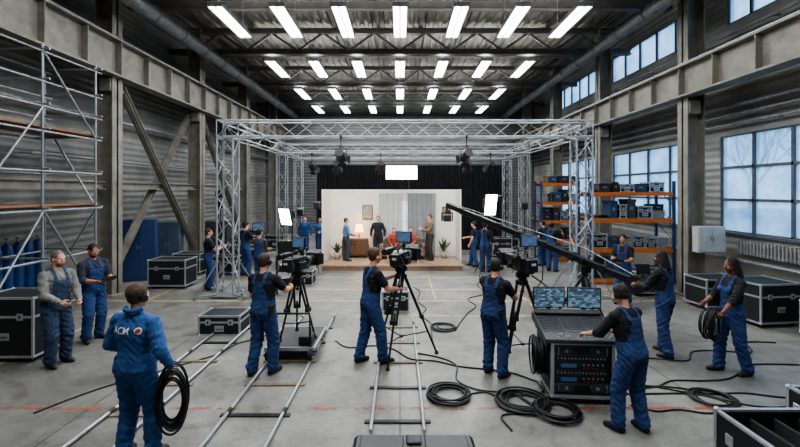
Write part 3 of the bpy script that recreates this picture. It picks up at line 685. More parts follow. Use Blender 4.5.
bt=nt.nodes.new('ShaderNodeTexBrick'); bt.inputs['Color1'].default_value=(.014,.022,.032,1); bt.inputs['Color2'].default_value=(.06,.11,.15,1); bt.inputs['Mortar'].default_value=(.006,.008,.010,1); bt.inputs['Scale'].default_value=9; bt.inputs['Mortar Size'].default_value=.02; bt.inputs['Row Height'].default_value=.25; bt.inputs['Bias'].default_value=-.2
nn_=nt.nodes.new('ShaderNodeTexNoise'); nn_.inputs['Scale'].default_value=90; nt.links.new(tc.outputs['Object'],nn_.inputs['Vector'])
mx=nt.nodes.new('ShaderNodeMix'); mx.data_type='RGBA'; mx.blend_type='MULTIPLY'; mx.inputs[0].default_value=.8; nt.links.new(sp.outputs['Vector'],bt.inputs['Vector']); nt.links.new(bt.outputs['Color'],mx.inputs[6]); nt.links.new(nn_.outputs['Fac'],mx.inputs[7])
nt.links.new(mx.outputs[2],b.inputs['Emission Color']); b.inputs['Emission Strength'].default_value=5.5
for x,rz in((-.245,6),(.26,-8)):
    R=rmat('Z',rz); c=V((x,.34,1.23)); mb=MB(); mb.box(c,(.47,.03,.31),R,.008); mb.beam((x,.36,.93),(x,.36,1.15),.06,.03); mb.box((x,.34,.965),(.22,.14,.012)); mo=mk('monitor',mb,BLACK(),t)
    mb=MB(); mb.box(c+R@V((0,-.0165,0)),(.44,.002,.275),R); mk('screen',mb,m,mo)
# ---------------------------------------------------------------- cables on the floor
def cr(pts,n=8):
    out=[]; P=[V(p) for p in pts]; P=[P[0]*2-P[1]]+P+[P[-1]*2-P[-2]]
    for i in range(1,len(P)-2):
        for k in range(n):
            t=k/n; a,b,c,d=P[i-1:i+3]; out.append(.5*((2*b)+(c-a)*t+(2*a-5*b+4*c-d)*t*t+(3*b-a-3*c+d)*t**3))
    out.append(P[-2]); return out
def cable(pts,label='black cable lying across the concrete floor',r=.012,z=None):
    mb=MB(); mb.tube([(p[0],p[1],(p[2] if len(p)>2 else 0)+r) for p in cr([V((*p,0)) if len(p)==2 else V(p) for p in pts])],r,6)
    solo('floor_cable',mb,CAB(),label,'cable',(0,0,0),0,'floor cables')
def wig(a,b,n,amp,seed):
    q=random.Random(seed); a,b=V((*a,0)),V((*b,0)); d=(b-a).normalized(); w=V((-d.y,d.x,0))
    return [tuple((a.lerp(b,i/n)+w*(amp*(q.random()*2-1) if 0<i<n else 0)).to_2d()) for i in range(n+1)]
cable(wig((-1.2,8.0),(2.0,6.3),9,.22,1)); cable(wig((.3,7.4),(1.9,5.2),7,.2,2)); cable(wig((2.2,6.6),(5.2,5.6),8,.2,3)); cable(wig((2.8,6.1),(6.4,6.9),9,.2,4))
cable(wig((2.9,5.9),(7.5,5.5),10,.22,5)); cable(wig((-4.6,5.4),(-2.4,8.6),8,.12,6)); cable(wig((.6,7.9),(.4,12.5),8,.14,7))
cable(wig((1.1,8.6),(2.9,14.2),9,.2,9)); cable(wig((2.6,6.9),(3.9,8.7),6,.15,12)); cable(wig((3.0,5.6),(4.6,5.1),6,.15,13)); cable(wig((1.3,5.0),(2.0,6.3),5,.2,15))
cable(wig((.9,5.9),(2.0,5.6),4,.14,22)); cable(wig((3.1,6.2),(5.6,4.9),7,.2,23)); cable(wig((2.9,6.6),(6.9,7.9),9,.2,25))
for i,(x,y,R_,tn) in enumerate(((.66,5.85,.25,8),(1.98,5.42,.25,8),(1.62,5.66,.30,8),(4.2,5.75,.24,5),(.9,8.8,.22,4))):
    solo('cable_coil',coilmb(R_,tn,.013,.09,'z',i+3,True,.13),CAB(),'loose black cable coil on the floor','cable',(x,y,.006),40*i,'cable coils on the floor')
mb=coilmb(.24,10,.013,.10,'y',9); solo('cable_coil',mb,CAB(),'black cable coil hung on the side of the mixing rack','cable',(1.93,6.02,.52),82)
# ---------------------------------------------------------------- truss
def truss(label,p0,p1,sz=.45,pitch=.55,base=False,grp='lighting trusses',rc=.023,rb=.010):
    p0,p1=V(p0),V(p1); t=thing('lighting_truss',label,'truss',p0,0,grp); d=p1-p0; L=d.length; a=d.normalized()
    u=a.cross(V((0,0,1))); u=u.normalized() if u.length>.01 else V((1,0,0)); w=u.cross(a); h=sz/2; cs=[u*(sx*h)+w*(sy*h) for sx,sy in((-1,-1),(1,-1),(1,1),(-1,1))]
    for c in cs:
        mb=MB(); mb.cyl(c,c+d,rc,None,10); mk('chord',mb,TRU(),t)
    mb=MB(); n=max(1,round(L/pitch))
    for j in range(4):
        c0,c1=cs[j],cs[(j+1)%4]
        for i in range(n):
            s0,s1=a*(L*i/n),a*(L*(i+1)/n)
            if i%2: mb.cyl(c1+s0,c0+s1,rb,None,6,False)
            else: mb.cyl(c0+s0,c1+s1,rb,None,6,False)
        mb.cyl(c0+d,c1+d,rb*1.5,None,6,False); mb.cyl(c0,c1,rb*1.5,None,6,False)
    mk('bracing',mb,TRU(),t)
    if base:
        mb=MB(); mb.bx(-.35,.35,-.35,.35,0,.03,.005); mk('base_plate',mb,STEEL(),t)
        for sx,sy in((-1,-1),(1,-1),(-1,1),(1,1)):
            mb=MB(); mb.cyl((sx*.2,sy*.2,.9),(sx*.62,sy*.5,.05),.018); mb.cyl((sx*.2,sy*.2,.06),(sx*.62,sy*.5,.05),.018); mb.cyl((sx*.62,sy*.5,0),(sx*.62,sy*.5,.08),.05); mk('outrigger',mb,STEEL(),t)
    return t
XL,XR=-4.6,4.85; ZT=4.44
for x in(XL,XR):
    for y in(11.5,16.8,19.5): truss('upright aluminium box truss leg on a base plate',(x,y,.03),(x,y,ZT-.25),.42 if y<12 else .34,.5,y<12,rc=.027 if y<12 else .02,rb=.013 if y<12 else .009)
truss('long aluminium box truss spanning the front of the rig',(XL-.22,11.5,ZT),(XR+.22,11.5,ZT),.42,.52,rc=.027,rb=.011)
truss('aluminium box truss spanning above the stage',(XL-.2,16.8,ZT),(XR+.2,16.8,ZT),.34,.7,rb=.008,rc=.02)
truss('aluminium box truss at the back of the rig',(XL-.2,19.5,ZT),(XR+.2,19.5,ZT),.34,1.0,rb=.007,rc=.018)
for x in(XL,XR):
    truss('aluminium box truss running along the side of the rig',(x,11.75,ZT),(x,16.6,ZT),.36,.75,rb=.009,rc=.022); truss('aluminium box truss running along the side of the rig',(x,17.0,ZT),(x,19.3,ZT),.34,.75,rb=.008,rc=.02)
def spot(loc,rz,tilt=-40,up=.3,lit=0):
    t=thing('stage_light','black stage spotlight with barn doors clamped under a truss','light',loc,rz,'stage lights'); R=rmat('X',tilt)
    mb=MB(); mb.cyl((0,0,0),(0,0,up),.015); mb.box((0,0,up),(.06,.08,.08),None,.006); mk('clamp',mb,DARK(),t)
    mb=MB(); mb.tube([(-.15,0,-.2),(-.15,0,-.02),(0,0,0),(.15,0,-.02),(.15,0,-.2)],.012,6); mk('yoke',mb,DARK(),t)
    mb=MB(); c=V((0,0,-.2)); mb.cyl(c+R@V((0,-.18,0)),c+R@V((0,.12,0)),.11,.13,18); mb.cyl(c+R@V((0,.12,0)),c+R@V((0,.16,0)),.145,None,18); lh=mk('lamp_housing',mb,BLACK(),t)
    for k in range(4):
        Rk=R@rmat('Y',90*k); mb=MB(); mb.box(c+Rk@V((0,.22,.17)),(.22,.13,.006),Rk@rmat('X',25)); mk('barn_door',mb,BLACK(),lh)
    mb=MB(); mb.cyl(c+R@V((0,.161,0)),c+R@V((0,.166,0)),.12,None,18); mk('lens',mb,mat('warm_lens',(250,230,190),.3,emit=4),lh)
    if lit:
        l=D.lights.new('stage_lamp','SPOT'); l.energy=lit; l.spot_size=math.radians(70); l.spot_blend=.5; l.shadow_soft_size=.12; l.color=(1,.95,.88)
        o=D.objects.new('lamp',l); COL.objects.link(o); o.parent=t; o.location=c+R@V((0,.30,0)); o.rotation_euler=(math.radians(90+tilt),0,0)
for x,y,rz in((-2.45,16.62,0),(-.75,16.62,10),(2.6,16.62,-10),(-3.4,16.62,-20),(3.5,16.62,20)): spot((x,y,3.95),rz,-35,.28)
spot((-1.55,11.29,3.93),-4,-22,.30,420); spot((1.75,11.29,3.93),12,-22,.30,420)
SOFT=mat('softbox_diffuser',(255,252,245),.5,emit=9)
def softbox(label,loc,rz,tilt,w,h,stand=None,hang=None,power=60):
    t=thing('softbox_light',label,'light',loc,rz); R=rmat('X',tilt)
    mb=MB(); vs=[R@V(q) for q in((-w/2,0,-h/2),(w/2,0,-h/2),(w/2,0,h/2),(-w/2,0,h/2),(-w*.2,.22,-h*.2),(w*.2,.22,-h*.2),(w*.2,.22,h*.2),(-w*.2,.22,h*.2))]
    mb.add(vs,[(0,1,5,4),(1,2,6,5),(2,3,7,6),(3,0,4,7),(4,5,6,7)]); mb.box(R@V((0,.28,0)),(w*.3,.14,h*.4),R,.01)
    for a,b in((0,1),(1,2),(2,3),(3,0)): mb.beam(vs[a],vs[b],.03,.03)
    mk('shell',mb,BLACK(),t)
    mb=MB(); mb.box(R@V((0,-.008,0)),(w-.03,.01,h-.03),R); mk('diffuser',mb,SOFT,t)
    if stand:
        z=-loc[2]; mb=MB(); b=R@V((0,.3,0)); mb.cyl((0,b.y,b.z),(0,b.y,z+.1),.018,None,10); mb.cyl((0,b.y,z+1.2),(0,b.y,z+.2),.025,None,10); mk('pole',mb,DARK(),t)
        for k in range(3):
            a=math.radians(90+120*k); mb=MB(); mb.cyl((0,b.y,z+.75),(.5*math.cos(a),b.y+.5*math.sin(a),z+.015),.013); mk('leg',mb,DARK(),t)
    if hang:
        for sx in(-1,1):
            mb=MB(); mb.cyl((sx*w*.3,.05,h*.4),(sx*w*.3,.27,hang),.012); mk('hanger',mb,DARK(),t)
    l=D.lights.new('softbox_lamp','AREA'); l.shape='RECTANGLE'; l.size=w-.05; l.size_y=h-.05; l.energy=power; l.color=(1,.96,.9)
    o=D.objects.new('lamp',l); COL.objects.link(o); o.parent=t; o.location=R@V((0,-.03,0)); o.rotation_euler=(math.radians(90+tilt),0,0)
    return t
softbox('large glowing white softbox hanging from the truss above the stage',(.06,16.35,3.5),0,-12,1.2,.55,None,.77,25)
softbox('glowing softbox on a light stand near the stage',(-4.0,15.0,1.9),-38,14,.6,.6,True,None,12)
softbox('glowing tall softbox on a light stand near the stage',(2.95,14.0,2.35),30,8,.5,.7,True,None,12)
for x,y,h in((-3.3,14.2,2.0),(-5.6,13.4,2.3),(-2.9,15.0,2.2),(4.2,14.5,2.2),(-6.5,15.4,2.6),(4.0,17.2,2.4)):
    t=thing('light_stand','thin black light stand with a small lamp head','stand',(x,y,0),0,'light stands'); mb=MB(); mb.cyl((0,0,.1),(0,0,h),.014); mb.cyl((0,0,.1),(0,0,h*.55),.02); mk('pole',mb,DARK(),t)
    for k in range(3):
        a=math.radians(50+120*k); mb=MB(); mb.cyl((0,0,.7),(.42*math.cos(a),.42*math.sin(a),.012),.012); mk('leg',mb,DARK(),t)
    mb=MB(); mb.box((0,0,h+.1),(.2,.14,.2),None,.02); mb.box((0,.1,h+.22),(.24,.1,.006),rmat('X',20)); mb.box((0,.1,h-.02),(.24,.1,.006),rmat('X',-20)); mk('lamp_head',mb,BLACK(),t)
for x,y,rz in((-6.1,18.6,20),(-3.1,11.9,-160)):
    t=thing('monitor_cart','black equipment cart with monitor and shelves','cart',(x,y,0),rz); mb=MB()
    for sx in(-.3,.3):
        for sy in(-.2,.2): mb.bx(sx-.015,sx+.015,sy-.015,sy+.015,.1,1.0)
    mk('frame',mb,DARK(),t)
    for z in(.2,.6,.95): mb=MB(); mb.bx(-.32,.32,-.22,.22,z,z+.03,.004); mk('shelf',mb,BLACK(),t)
    mb=MB(); mb.box((0,.05,1.25),(.55,.05,.36),None,.008); mb.bx(-.05,.05,.03,.08,.98,1.1); mo=mk('monitor',mb,BLACK(),t); mb=MB(); mb.box((0,.02,1.25),(.5,.006,.31)); mk('screen',mb,m,mo)
    mb=MB(); mb.bx(-.24,.24,-.18,.18,.63,.78,.01); mk('recorder_unit',mb,DARK(),t); mb=MB(); mb.bx(-.24,.2,-.18,.18,.23,.42,.01); mk('recorder_unit',mb,DARK(),t)
    for sx in(-.3,.3):
        for sy in(-.2,.2): mb=MB(); mb.cyl((sx-.015,sy,.05),(sx+.015,sy,.05),.05,None,14); mk('caster',mb,RUB(),t)
# ---------------------------------------------------------------- stage set
WOODF=mat('stage_wood',(150,126,104),.45,0,.25,5)
ZS=.2
t=thing('stage_platform','low wooden stage platform with plank floor','stage',(-.28,16.05,0)); mb=MB(); mb.bx(-2.49,2.49,-1.0,1.10,.15,.20,.004); mk('deck',mb,WOODF,t); mb=MB(); mb.bx(-2.46,2.46,-.97,1.1,0,.15); mk('skirt',mb,mat('stage_skirt',(122,98,80),.6,0,.2,5),t)
SW=mat('set_wall_paint',(218,213,204),.8,0,.05,3)
t=thing('set_wall','cream painted stage flat wall with side returns','wall flat',(-.28,17.2,0))
mb=MB(); mb.bx(-2.5,2.5,0,.06,0,2.86); bf=mk('back_flat',mb,SW,t)
mb=MB(); mb.bx(-2.56,-2.5,-1.6,.06,0,2.86); mk('side_flat',mb,SW,t); mb=MB(); mb.bx(2.5,2.56,-1.2,.06,0,2.86); mk('side_flat',mb,SW,t)
mb=MB(); mb.bx(-2.5,2.5,-.02,0,.2,.32); mk('skirting',mb,WHITE(),bf)
def drape(label,x0,x1,y,z0,z1,m,folds,amp,name='curtain'):
    mb=MB(); n=folds*8; vs=[]
    for i in range(n+1):
        x=x0+(x1-x0)*i/n; yy=amp*math.sin(2*math.pi*i/8)+.3*amp*math.sin(i*.37)
        vs+=[(x-(x0+x1)/2,yy*1.1,0),(x-(x0+x1)/2,yy*.8,z1-z0)]
    mb.add(vs,[(2*i,2*i+2,2*i+3,2*i+1) for i in range(n)],True)
    mb.cyl((-(x1-x0)/2-.05,0,z1-z0),((x1-x0)/2+.05,0,z1-z0),.02)
    return solo(name,mb,m,label,'curtain',((x0+x1)/2,y,z0))
mb=MB(); mb.box((0,0,0),(1.0,.05,1.7)); mb.mat(1).box((0,-.028,0),(.9,.006,1.6)); mb.mat(0).box((0,-.035,0),(.04,.02,1.6)); mb.box((0,-.035,0),(.9,.02,.04)); solo('set_window',mb,[WHITE(),mat('set_window_glow',(215,225,235),.4,emit=.6)],'white framed stage window behind curtains','window',(.25,17.16,1.6))
drape('light grey floor length curtain beside the set window',-.8,.1,17.05,.22,2.7,mat('curtain_light',(186,187,188),.85,0,.08,4),9,.03)
drape('grey floor length curtain beside the set window',.3,1.4,17.05,.22,2.7,mat('curtain_grey',(138,140,144),.85,0,.1,4),11,.035)
def picture(x,z,w,h,m,label):
    mb=MB(); mb.box((0,0,0),(w,.03,h),None,.004); mb.mat(1).box((0,-.017,0),(w-.06,.004,h-.06)); solo('picture_frame',mb,[mat('frame_dark',(60,45,34),.5),m],label,'picture',(x,17.18,z))
picture(-1.3,1.95,.42,.58,mat('art_a',(180,174,160),.7,0,0,7,col2=(100,100,94)),'framed neutral abstract picture on the set wall')
picture(1.85,1.95,.34,.46,mat('art_b',(150,130,112),.7,0,0,9,col2=(80,86,90)),'small framed picture on the set wall')
t=thing('sofa','beige fabric sofa with two seat cushions on the stage','sofa',(.1,16.68,ZS)); fb=cloth('sofa_fabric',(112,98,88))
mb=MB(); mb.bx(-.85,.85,-.34,.34,.1,.3,.04); mk('base',mb,fb,t); mb=MB(); mb.bx(-.85,.85,.14,.34,.28,.78,.06); mk('backrest',mb,fb,t)
for x in(-.4,.4): mb=MB(); mb.bx(x-.36,x+.36,-.36,.12,.3,.39,.04); mk('seat_cushion',mb,fb,t)
for x in(-.82,.82): mb=MB(); mb.bx(x-.08,x+.08,-.36,.34,.1,.58,.05); mk('armrest',mb,fb,t)
for x in(-.75,.75):
    for y in(-.28,.28): mb=MB(); mb.cyl((x,y,0),(x,y,.1),.02,.03); mk('leg',mb,DARK(),t)
t=thing('coffee_table','low pale coffee table in front of the sofa','table',(.1,15.62,ZS)); mb=MB(); mb.bx(-.6,.6,-.28,.28,.36,.4,.01); mk('table_top',mb,WHITE(),t)
for x in(-.54,.54):
    for y in(-.22,.22): mb=MB(); mb.bx(x-.025,x+.025,y-.025,y+.025,0,.36); mk('leg',mb,WOODF,t)
t=thing('sideboard','wooden sideboard with two doors against the set wall','cabinet',(-1.75,16.85,ZS)); mb=MB(); mb.bx(-.5,.5,-.2,.2,.1,.75,.01); mk('body',mb,mat('walnut',(92,64,44),.5,0,.25,6),t)
for x in(-.25,.25):
    mb=MB(); mb.bx(x-.23,x+.23,-.215,-.2,.14,.71,.004); dr=mk('door',mb,mat('walnut',(92,64,44)),t); mb=MB(); mb.sph((x*.3,-.225,.45),.015); mk('knob',mb,ALU(),dr)
for x in(-.42,.42): mb=MB(); mb.cyl((x,0,0),(x,0,.1),.02); mk('leg',mb,DARK(),t)
t=thing('table_lamp','table lamp with glowing warm shade on the sideboard','lamp',(-1.6,16.85,ZS+.75)); mb=MB(); mb.lathe([(0,0),(.07,0),(.07,.015),(.03,.03),(.06,.12),(.02,.22),(.01,.3),(0,.3)]); mk('lamp_base',mb,mat('ceramic',(150,120,90),.3),t)
mb=MB(); mb.lathe([(.17,.26),(.12,.52)]); mk('lamp_shade',mb,mat('lamp_glow',(255,200,130),.6,emit=5),t)
pl=D.lights.new('bulb','POINT'); pl.energy=14; pl.color=(1,.72,.42); pl.shadow_soft_size=.05; po=D.objects.new('bulb',pl); COL.objects.link(po); po.parent=t; po.location=(0,0,.4)
def plant(x,y,z,h,label,seed):
    t=thing('potted_plant',label,'plant',(x,y,z)); mb=MB(); mb.lathe([(0,0),(.11,0),(.15,.26),(.135,.26),(.12,.22),(0,.22)]); mk('pot',mb,mat('pot_clay',(160,146,132),.6),t); q=random.Random(seed); mb=MB()
    for i in range(34):
        a=q.random()*6.28; el=.85+q.random()*.65; L=h*(.5+.5*q.random()); d=V((math.cos(a)*math.cos(el),math.sin(a)*math.cos(el),math.sin(el))); w=d.cross(V((0,0,1))).normalized()*.03
        b=V((0,0,.22)); m1=b+d*L*.6; e=b+d*L+V((0,0,-.12*L)); mb.add([b,m1-w,e,m1+w],[(0,1,2,3)])
    mk('foliage',mb,mat('leaf_green',(48,78,42),.6,0,.3,10),t)
plant(1.70,16.7,ZS,.7,'leafy green potted plant by the set wall',2); plant(-2.40,16.4,ZS,.55,'leafy green potted plant at the set corner',4)
BD=mat('black_drape',(16,17,22),.9,0,.2,3)
drape('tall black backdrop drape hung behind the set',-3.9,0.4,20.2,.02,4.0,BD,30,.06,'backdrop_drape'); drape('tall black backdrop drape hung behind the set',.42,5.0,20.25,.02,4.0,BD,32,.06,'backdrop_drape')
# ---------------------------------------------------------------- shelving
def rack(label,loc,w,d,h,levels,upc):
    t=thing('storage_rack',label,'shelving',loc)
    for x in(-w/2,w/2):
        for y in(-d/2,d/2): mb=MB(); mb.bx(x-.035,x+.035,y-.035,y+.035,0,h); mk('upright',mb,upc,t)
        mb=MB()
        for k in range(5): z=.2+k*(h-.4)/5; mb.cyl((x,-d/2,z),(x,d/2,z+(h-.4)/5),.012,None,6)
        mk('side_brace',mb,upc,t)
    for z in levels:
        for y in(-d/2,d/2): mb=MB(); mb.bx(-w/2,w/2,y-.025,y+.025,z-.10,z,.004); mk('beam',mb,ORANGE(),t)
        mb=MB(); mb.bx(-w/2+.03,w/2-.03,-d/2,d/2,z,z+.02); mk('shelf_board',mb,mat('chipboard',(130,106,80),.7,0,.2,9),t)
BU=mat('rack_blue',(40,62,100),.5,0,.15,6)
rack('pallet shelving with blue uprights and orange beams filled with equipment',(7.0,13.4,0),2.5,.9,3.1,(.12,1.05,1.95,2.75),BU)
rack('tall shelving with orange beams and equipment boxes',(6.4,17.6,0),1.5,.8,3.2,(.12,.85,1.6,2.35,3.1),BU)
def storebox(loc,w,d,h,rgb,label,rz=0):
    t=thing('storage_box',label,'box',loc,rz,'boxes on the storage shelving'); m=mat('bin_%02x%02x%02x'%rgb,rgb,.6,0,.25,8); mb=MB(); mb.bx(-w/2,w/2,-d/2,d/2,0,h*.86,.01); mk('body',mb,m,t)
    mb=MB(); mb.bx(-w/2-.015,w/2+.015,-d/2-.015,d/2+.015,h*.86,h,.008); mk('lid',mb,m,t); mb=MB(); mb.bx(-w*.18,w*.18,-d/2-.012,-d/2,h*.45,h*.62,.004); mk('handle',mb,STEEL(),t)
q=random.Random(5); cols=[((36,38,42),'black'),((66,70,76),'dark grey'),((44,46,50),'charcoal'),((50,70,104),'blue grey'),((124,104,80),'brown cardboard'),((140,142,140),'grey'),((34,35,38),'black')]
for (cx,cy,w,lv,hm_) in((7.0,13.4,2.5,(.12,1.05,1.95,2.75),(.78,.74,.62,.45)),(6.4,17.6,1.5,(.12,.85,1.6,2.35,3.1),(.58,.58,.58,.55,.4))):
    for z,hh in zip(lv,hm_):
        x=cx-w/2+.08
        while x<cx+w/2-.26:
            bw=.2+.28*q.random(); bw=min(bw,cx+w/2-.06-x); bh=hh*(.4+.55*q.random()); c,nm=q.choice(cols)
            if q.random()<.14: solo('cable_coil',coilmb(min(.17,bw/2),6,.012,.12,'z',int(x*100)%50,True),CAB(),'black cable coil lying on a shelf','cable',(x+bw/2,cy-.1,z+.022))
            elif q.random()<.35: case('small black flight case on the shelving',bw-.05,.5,bh*.8,(x+bw/2,cy-.1,z+.012),0,False,group='cases on the storage shelving')
            elif q.random()<.3 and bh>.34:
                storebox((x+bw/2,cy-.06,z+.02),bw-.05,.5,bh*.5,c,nm+' lidded storage box on the shelving'); c2,n2=q.choice(cols); storebox((x+bw/2,cy-.05,z+.022+bh*.5),bw-.08,.46,bh*.42,c2,n2+' lidded storage box stacked on another box')
            else: storebox((x+bw/2,cy-.08+.06*q.random(),z+.02),bw-.05,.5,bh,c,nm+' lidded storage box on the shelving')
            x+=bw
# ---------------------------------------------------------------- scaffold
t=thing('scaffold_tower','steel tube scaffold tower with timber decks against the wall','scaffold',(-7.75,8.6,0))
xs=(-.6,.6); ys=(-1.5,0,1.5)
for x in xs:
    for y in ys: mb=MB(); mb.cyl((x,y,.02),(x,y,5.75),.025,None,10); mb.cyl((x,y,0),(x,y,.02),.07); mk('standard',mb,STEEL(),t)
for z in(.4,1.4,2.4,3.2,4.0,4.5,5.0,5.6):
    for x in xs: mb=MB(); mb.cyl((x,-1.7,z),(x,1.7,z),.024,None,8); mk('ledger',mb,STEEL(),t)
    for y in ys: mb=MB(); mb.cyl((-.75,y,z+.05),(.75,y,z+.05),.024,None,8); mk('transom',mb,STEEL(),t)
for z in(2.45,4.05):
    for k in range(4): mb=MB(); mb.bx(-.56+.29*k,-.3+.29*k,-1.65,1.65,z+.03,z+.07,.005); mk('deck_board',mb,mat('scaffold_board',(132,92,64),.7,0,.3,5),t)
for a,b in(((.62,-1.5,.3),(.62,0,2.4)),((.62,1.5,.3),(.62,0,2.4)),((.62,-1.5,2.5),(.62,0,4.5)),((.62,1.5,4.0),(.62,0,5.6)),((-.6,1.52,.4),(.6,1.52,2.4)),((.6,1.52,2.4),(-.6,1.52,4.4))): mb=MB(); mb.cyl(a,b,.022,None,8); mk('diagonal_brace',mb,STEEL(),t)
def cabinet(x,y,w,d,h,rgb,label,rz=0,z=0):
    t=thing('metal_cabinet',label,'cabinet',(x,y,z),rz); m=mat('cab_%02x%02x%02x'%rgb,rgb,.5,.1,.15,4); mb=MB(); mb.bx(-w/2,w/2,-d/2,d/2,.0,h,.008); mk('body',mb,m,t)
    for sx in(-1,1):
        mb=MB(); mb.bx(sx*w/4-w/4+.012,sx*w/4+w/4-.012,-d/2-.018,-d/2,.03,h-.03,.004); dr=mk('door',mb,m,t); mb=MB(); mb.box((sx*.04,-d/2-.025,h*.55),(.015,.014,.12)); mk('handle',mb,STEEL(),dr)
for i in range(5):
    t=thing('gas_cylinder','blue steel gas cylinder standing by the wall','gas cylinder',(-8.66,9.2+.27*i,0),0,'gas cylinders'); mb=MB(); mb.lathe([(0,0),(.115,0),(.118,.03),(.118,1.45),(.10,1.56),(.06,1.63),(.03,1.65),(0,1.65)],n=20); mk('shell',mb,mat('cyl_blue',(38,70,122),.4,.2,.2,4),t)
    mb=MB(); mb.cyl((0,0,1.65),(0,0,1.76),.02); mb.cyl((-.05,0,1.74),(.05,0,1.74),.015); mk('valve',mb,STEEL(),t)
cabinet(-8.2,13.6,.9,.5,1.9,(36,60,100),'tall blue metal cabinet by the wall',20); cabinet(-8.2,15.3,.8,.5,1.7,(70,84,100),'grey blue metal cabinet by the wall',10)
cabinet(8.06,11.235,.7,.25,.68,(176,180,180),'pale grey electrical switch box mounted on the column',0,1.2)
cabinet(-7.9,18.6,1.1,.6,1.5,(60,62,64),'dark metal cabinet by the wall',0)
t=thing('work_table','wooden work table with equipment near the stage','table',(-5.9,16.4,0)); mb=MB(); mb.bx(-.7,.7,-.35,.35,.74,.79,.008); mk('table_top',mb,WOODF,t)
for x in(-.64,.64):
    for y in(-.3,.3): mb=MB(); mb.bx(x-.03,x+.03,y-.03,y+.03,0,.74); mk('leg',mb,DARK(),t)
storebox((-6.2,16.4,.79),.4,.35,.25,(36,38,42),'black lidded storage box on the work table'); storebox((-5.6,16.4,.79),.35,.3,.3,(66,70,76),'grey lidded storage box on the work table')
# ---------------------------------------------------------------- building
def struct(name,mb,mats,loc=None): return mk(name,mb,mats,None,loc,0,kind='structure')
XW=8.9; YB=28.5; ZR=9.0; YF=-3
fm=mat('concrete_floor',(128,128,124),.5); nt=fm.node_tree; b=nt.nodes['Principled BSDF']; tc=nt.nodes.new('ShaderNodeTexCoord')
def N(t,**k):
    n=nt.nodes.new(t)
    for a,v in k.items(): n.inputs[a].default_value=v
    return n
def mul(a,c,f=1):
    m=nt.nodes.new('ShaderNodeMix'); m.data_type='RGBA'; m.blend_type='MULTIPLY'; m.inputs[0].default_value=f; nt.links.new(a,m.inputs[6]); nt.links.new(c,m.inputs[7]); return m.outputs[2]
def ramp(src,stops):
    r=nt.nodes.new('ShaderNodeValToRGB'); e=r.color_ramp.elements
    while len(e)<len(stops): e.new(.5)
    for i,(p,c) in enumerate(stops): e[i].position=p; e[i].color=(*c,1)
    nt.links.new(src,r.inputs['Fac']); return r.outputs['Color']
n1=N('ShaderNodeTexNoise',Scale=.5,Detail=9,Roughness=.6,Distortion=.4); n2=N('ShaderNodeTexNoise',Scale=2.6,Detail=9,Roughness=.78); n3=N('ShaderNodeTexNoise',Scale=60,Detail=3); n4=N('ShaderNodeTexNoise',Scale=.9,Detail=7,Roughness=.7,Distortion=1.5); n5=N('ShaderNodeTexNoise',Scale=14,Detail=6,Roughness=.8)
bt=N('ShaderNodeTexBrick',Scale=.25); bt.offset=0; bt.inputs['Mortar Size'].default_value=.003; bt.inputs['Color1'].default_value=(1,1,1,1); bt.inputs['Color2'].default_value=(.88,.88,.88,1); bt.inputs['Mortar'].default_value=(.3,.3,.3,1); bt.inputs['Brick Width'].default_value=1; bt.inputs['Row Height'].default_value=1
for n in(n1,n2,n3,n4,n5,bt): nt.links.new(tc.outputs['Object'],n.inputs['Vector'])
vo=N('ShaderNodeTexVoronoi',Scale=.36); vo.feature='DISTANCE_TO_EDGE'
add=nt.nodes.new('ShaderNodeVectorMath'); add.operation='ADD'; sc=nt.nodes.new('ShaderNodeVectorMath'); sc.operation='SCALE'; sc.inputs['Scale'].default_value=.6; nt.links.new(n2.outputs['Color'],sc.inputs[0]); nt.links.new(sc.outputs[0],add.inputs[0]); nt.links.new(tc.outputs['Object'],add.inputs[1]); nt.links.new(add.outputs[0],vo.inputs['Vector'])
base=ramp(n1.outputs['Fac'],[(.36,lin((104,101,96))),(.5,lin((124,122,117))),(.64,lin((142,140,134)))])
c2=ramp(n2.outputs['Fac'],[(.36,(.68,.67,.65)),(.50,(.95,.95,.94)),(.66,(1.1,1.1,1.09))])
c3=ramp(n4.outputs['Fac'],[(.34,(.70,.67,.63)),(.45,(1,1,1))])
c5=ramp(n5.outputs['Fac'],[(.38,(.80,.79,.78)),(.5,(1,1,1))])
c4=ramp(vo.outputs['Distance'],[(.0,(.4,.39,.38)),(.005,(1,1,1))])
nt.links.new(mul(mul(mul(mul(mul(base,c2),c3),c5),c4,.8),bt.outputs['Color']),b.inputs['Base Color'])
mr=N('ShaderNodeMapRange'); mr.inputs['From Min'].default_value=.38; mr.inputs['From Max'].default_value=.62; mr.inputs['To Min'].default_value=.34; mr.inputs['To Max'].default_value=.56; nt.links.new(n4.outputs['Fac'],mr.inputs['Value']); nt.links.new(mr.outputs['Result'],b.inputs['Roughness'])
bp=N('ShaderNodeBump',Strength=.12,Distance=.01); nt.links.new(n3.outputs['Fac'],bp.inputs['Height']); nt.links.new(bp.outputs['Normal'],b.inputs['Normal'])
mb=MB(); mb.bx(-XW-.3,XW+.3,YF,YB+.3,-.2,0); struct('floor',mb,fm)
def paint(rgb,name,lo=.46,hi=.6,mx_=.75):
    m=mat(name,rgb,.6); nt=m.node_tree; b=nt.nodes['Principled BSDF']; tc=nt.nodes.new('ShaderNodeTexCoord'); n=nt.nodes.new('ShaderNodeTexNoise'); n.inputs['Scale'].default_value=3; n.inputs['Detail'].default_value=9; n.inputs['Roughness'].default_value=.7
    r=nt.nodes.new('ShaderNodeMapRange'); r.inputs['From Min'].default_value=lo; r.inputs['From Max'].default_value=hi; r.inputs['To Max'].default_value=mx_; nt.links.new(tc.outputs['Object'],n.inputs['Vector']); nt.links.new(n.outputs['Fac'],r.inputs['Value']); nt.links.new(r.outputs['Result'],b.inputs['Alpha']); return m
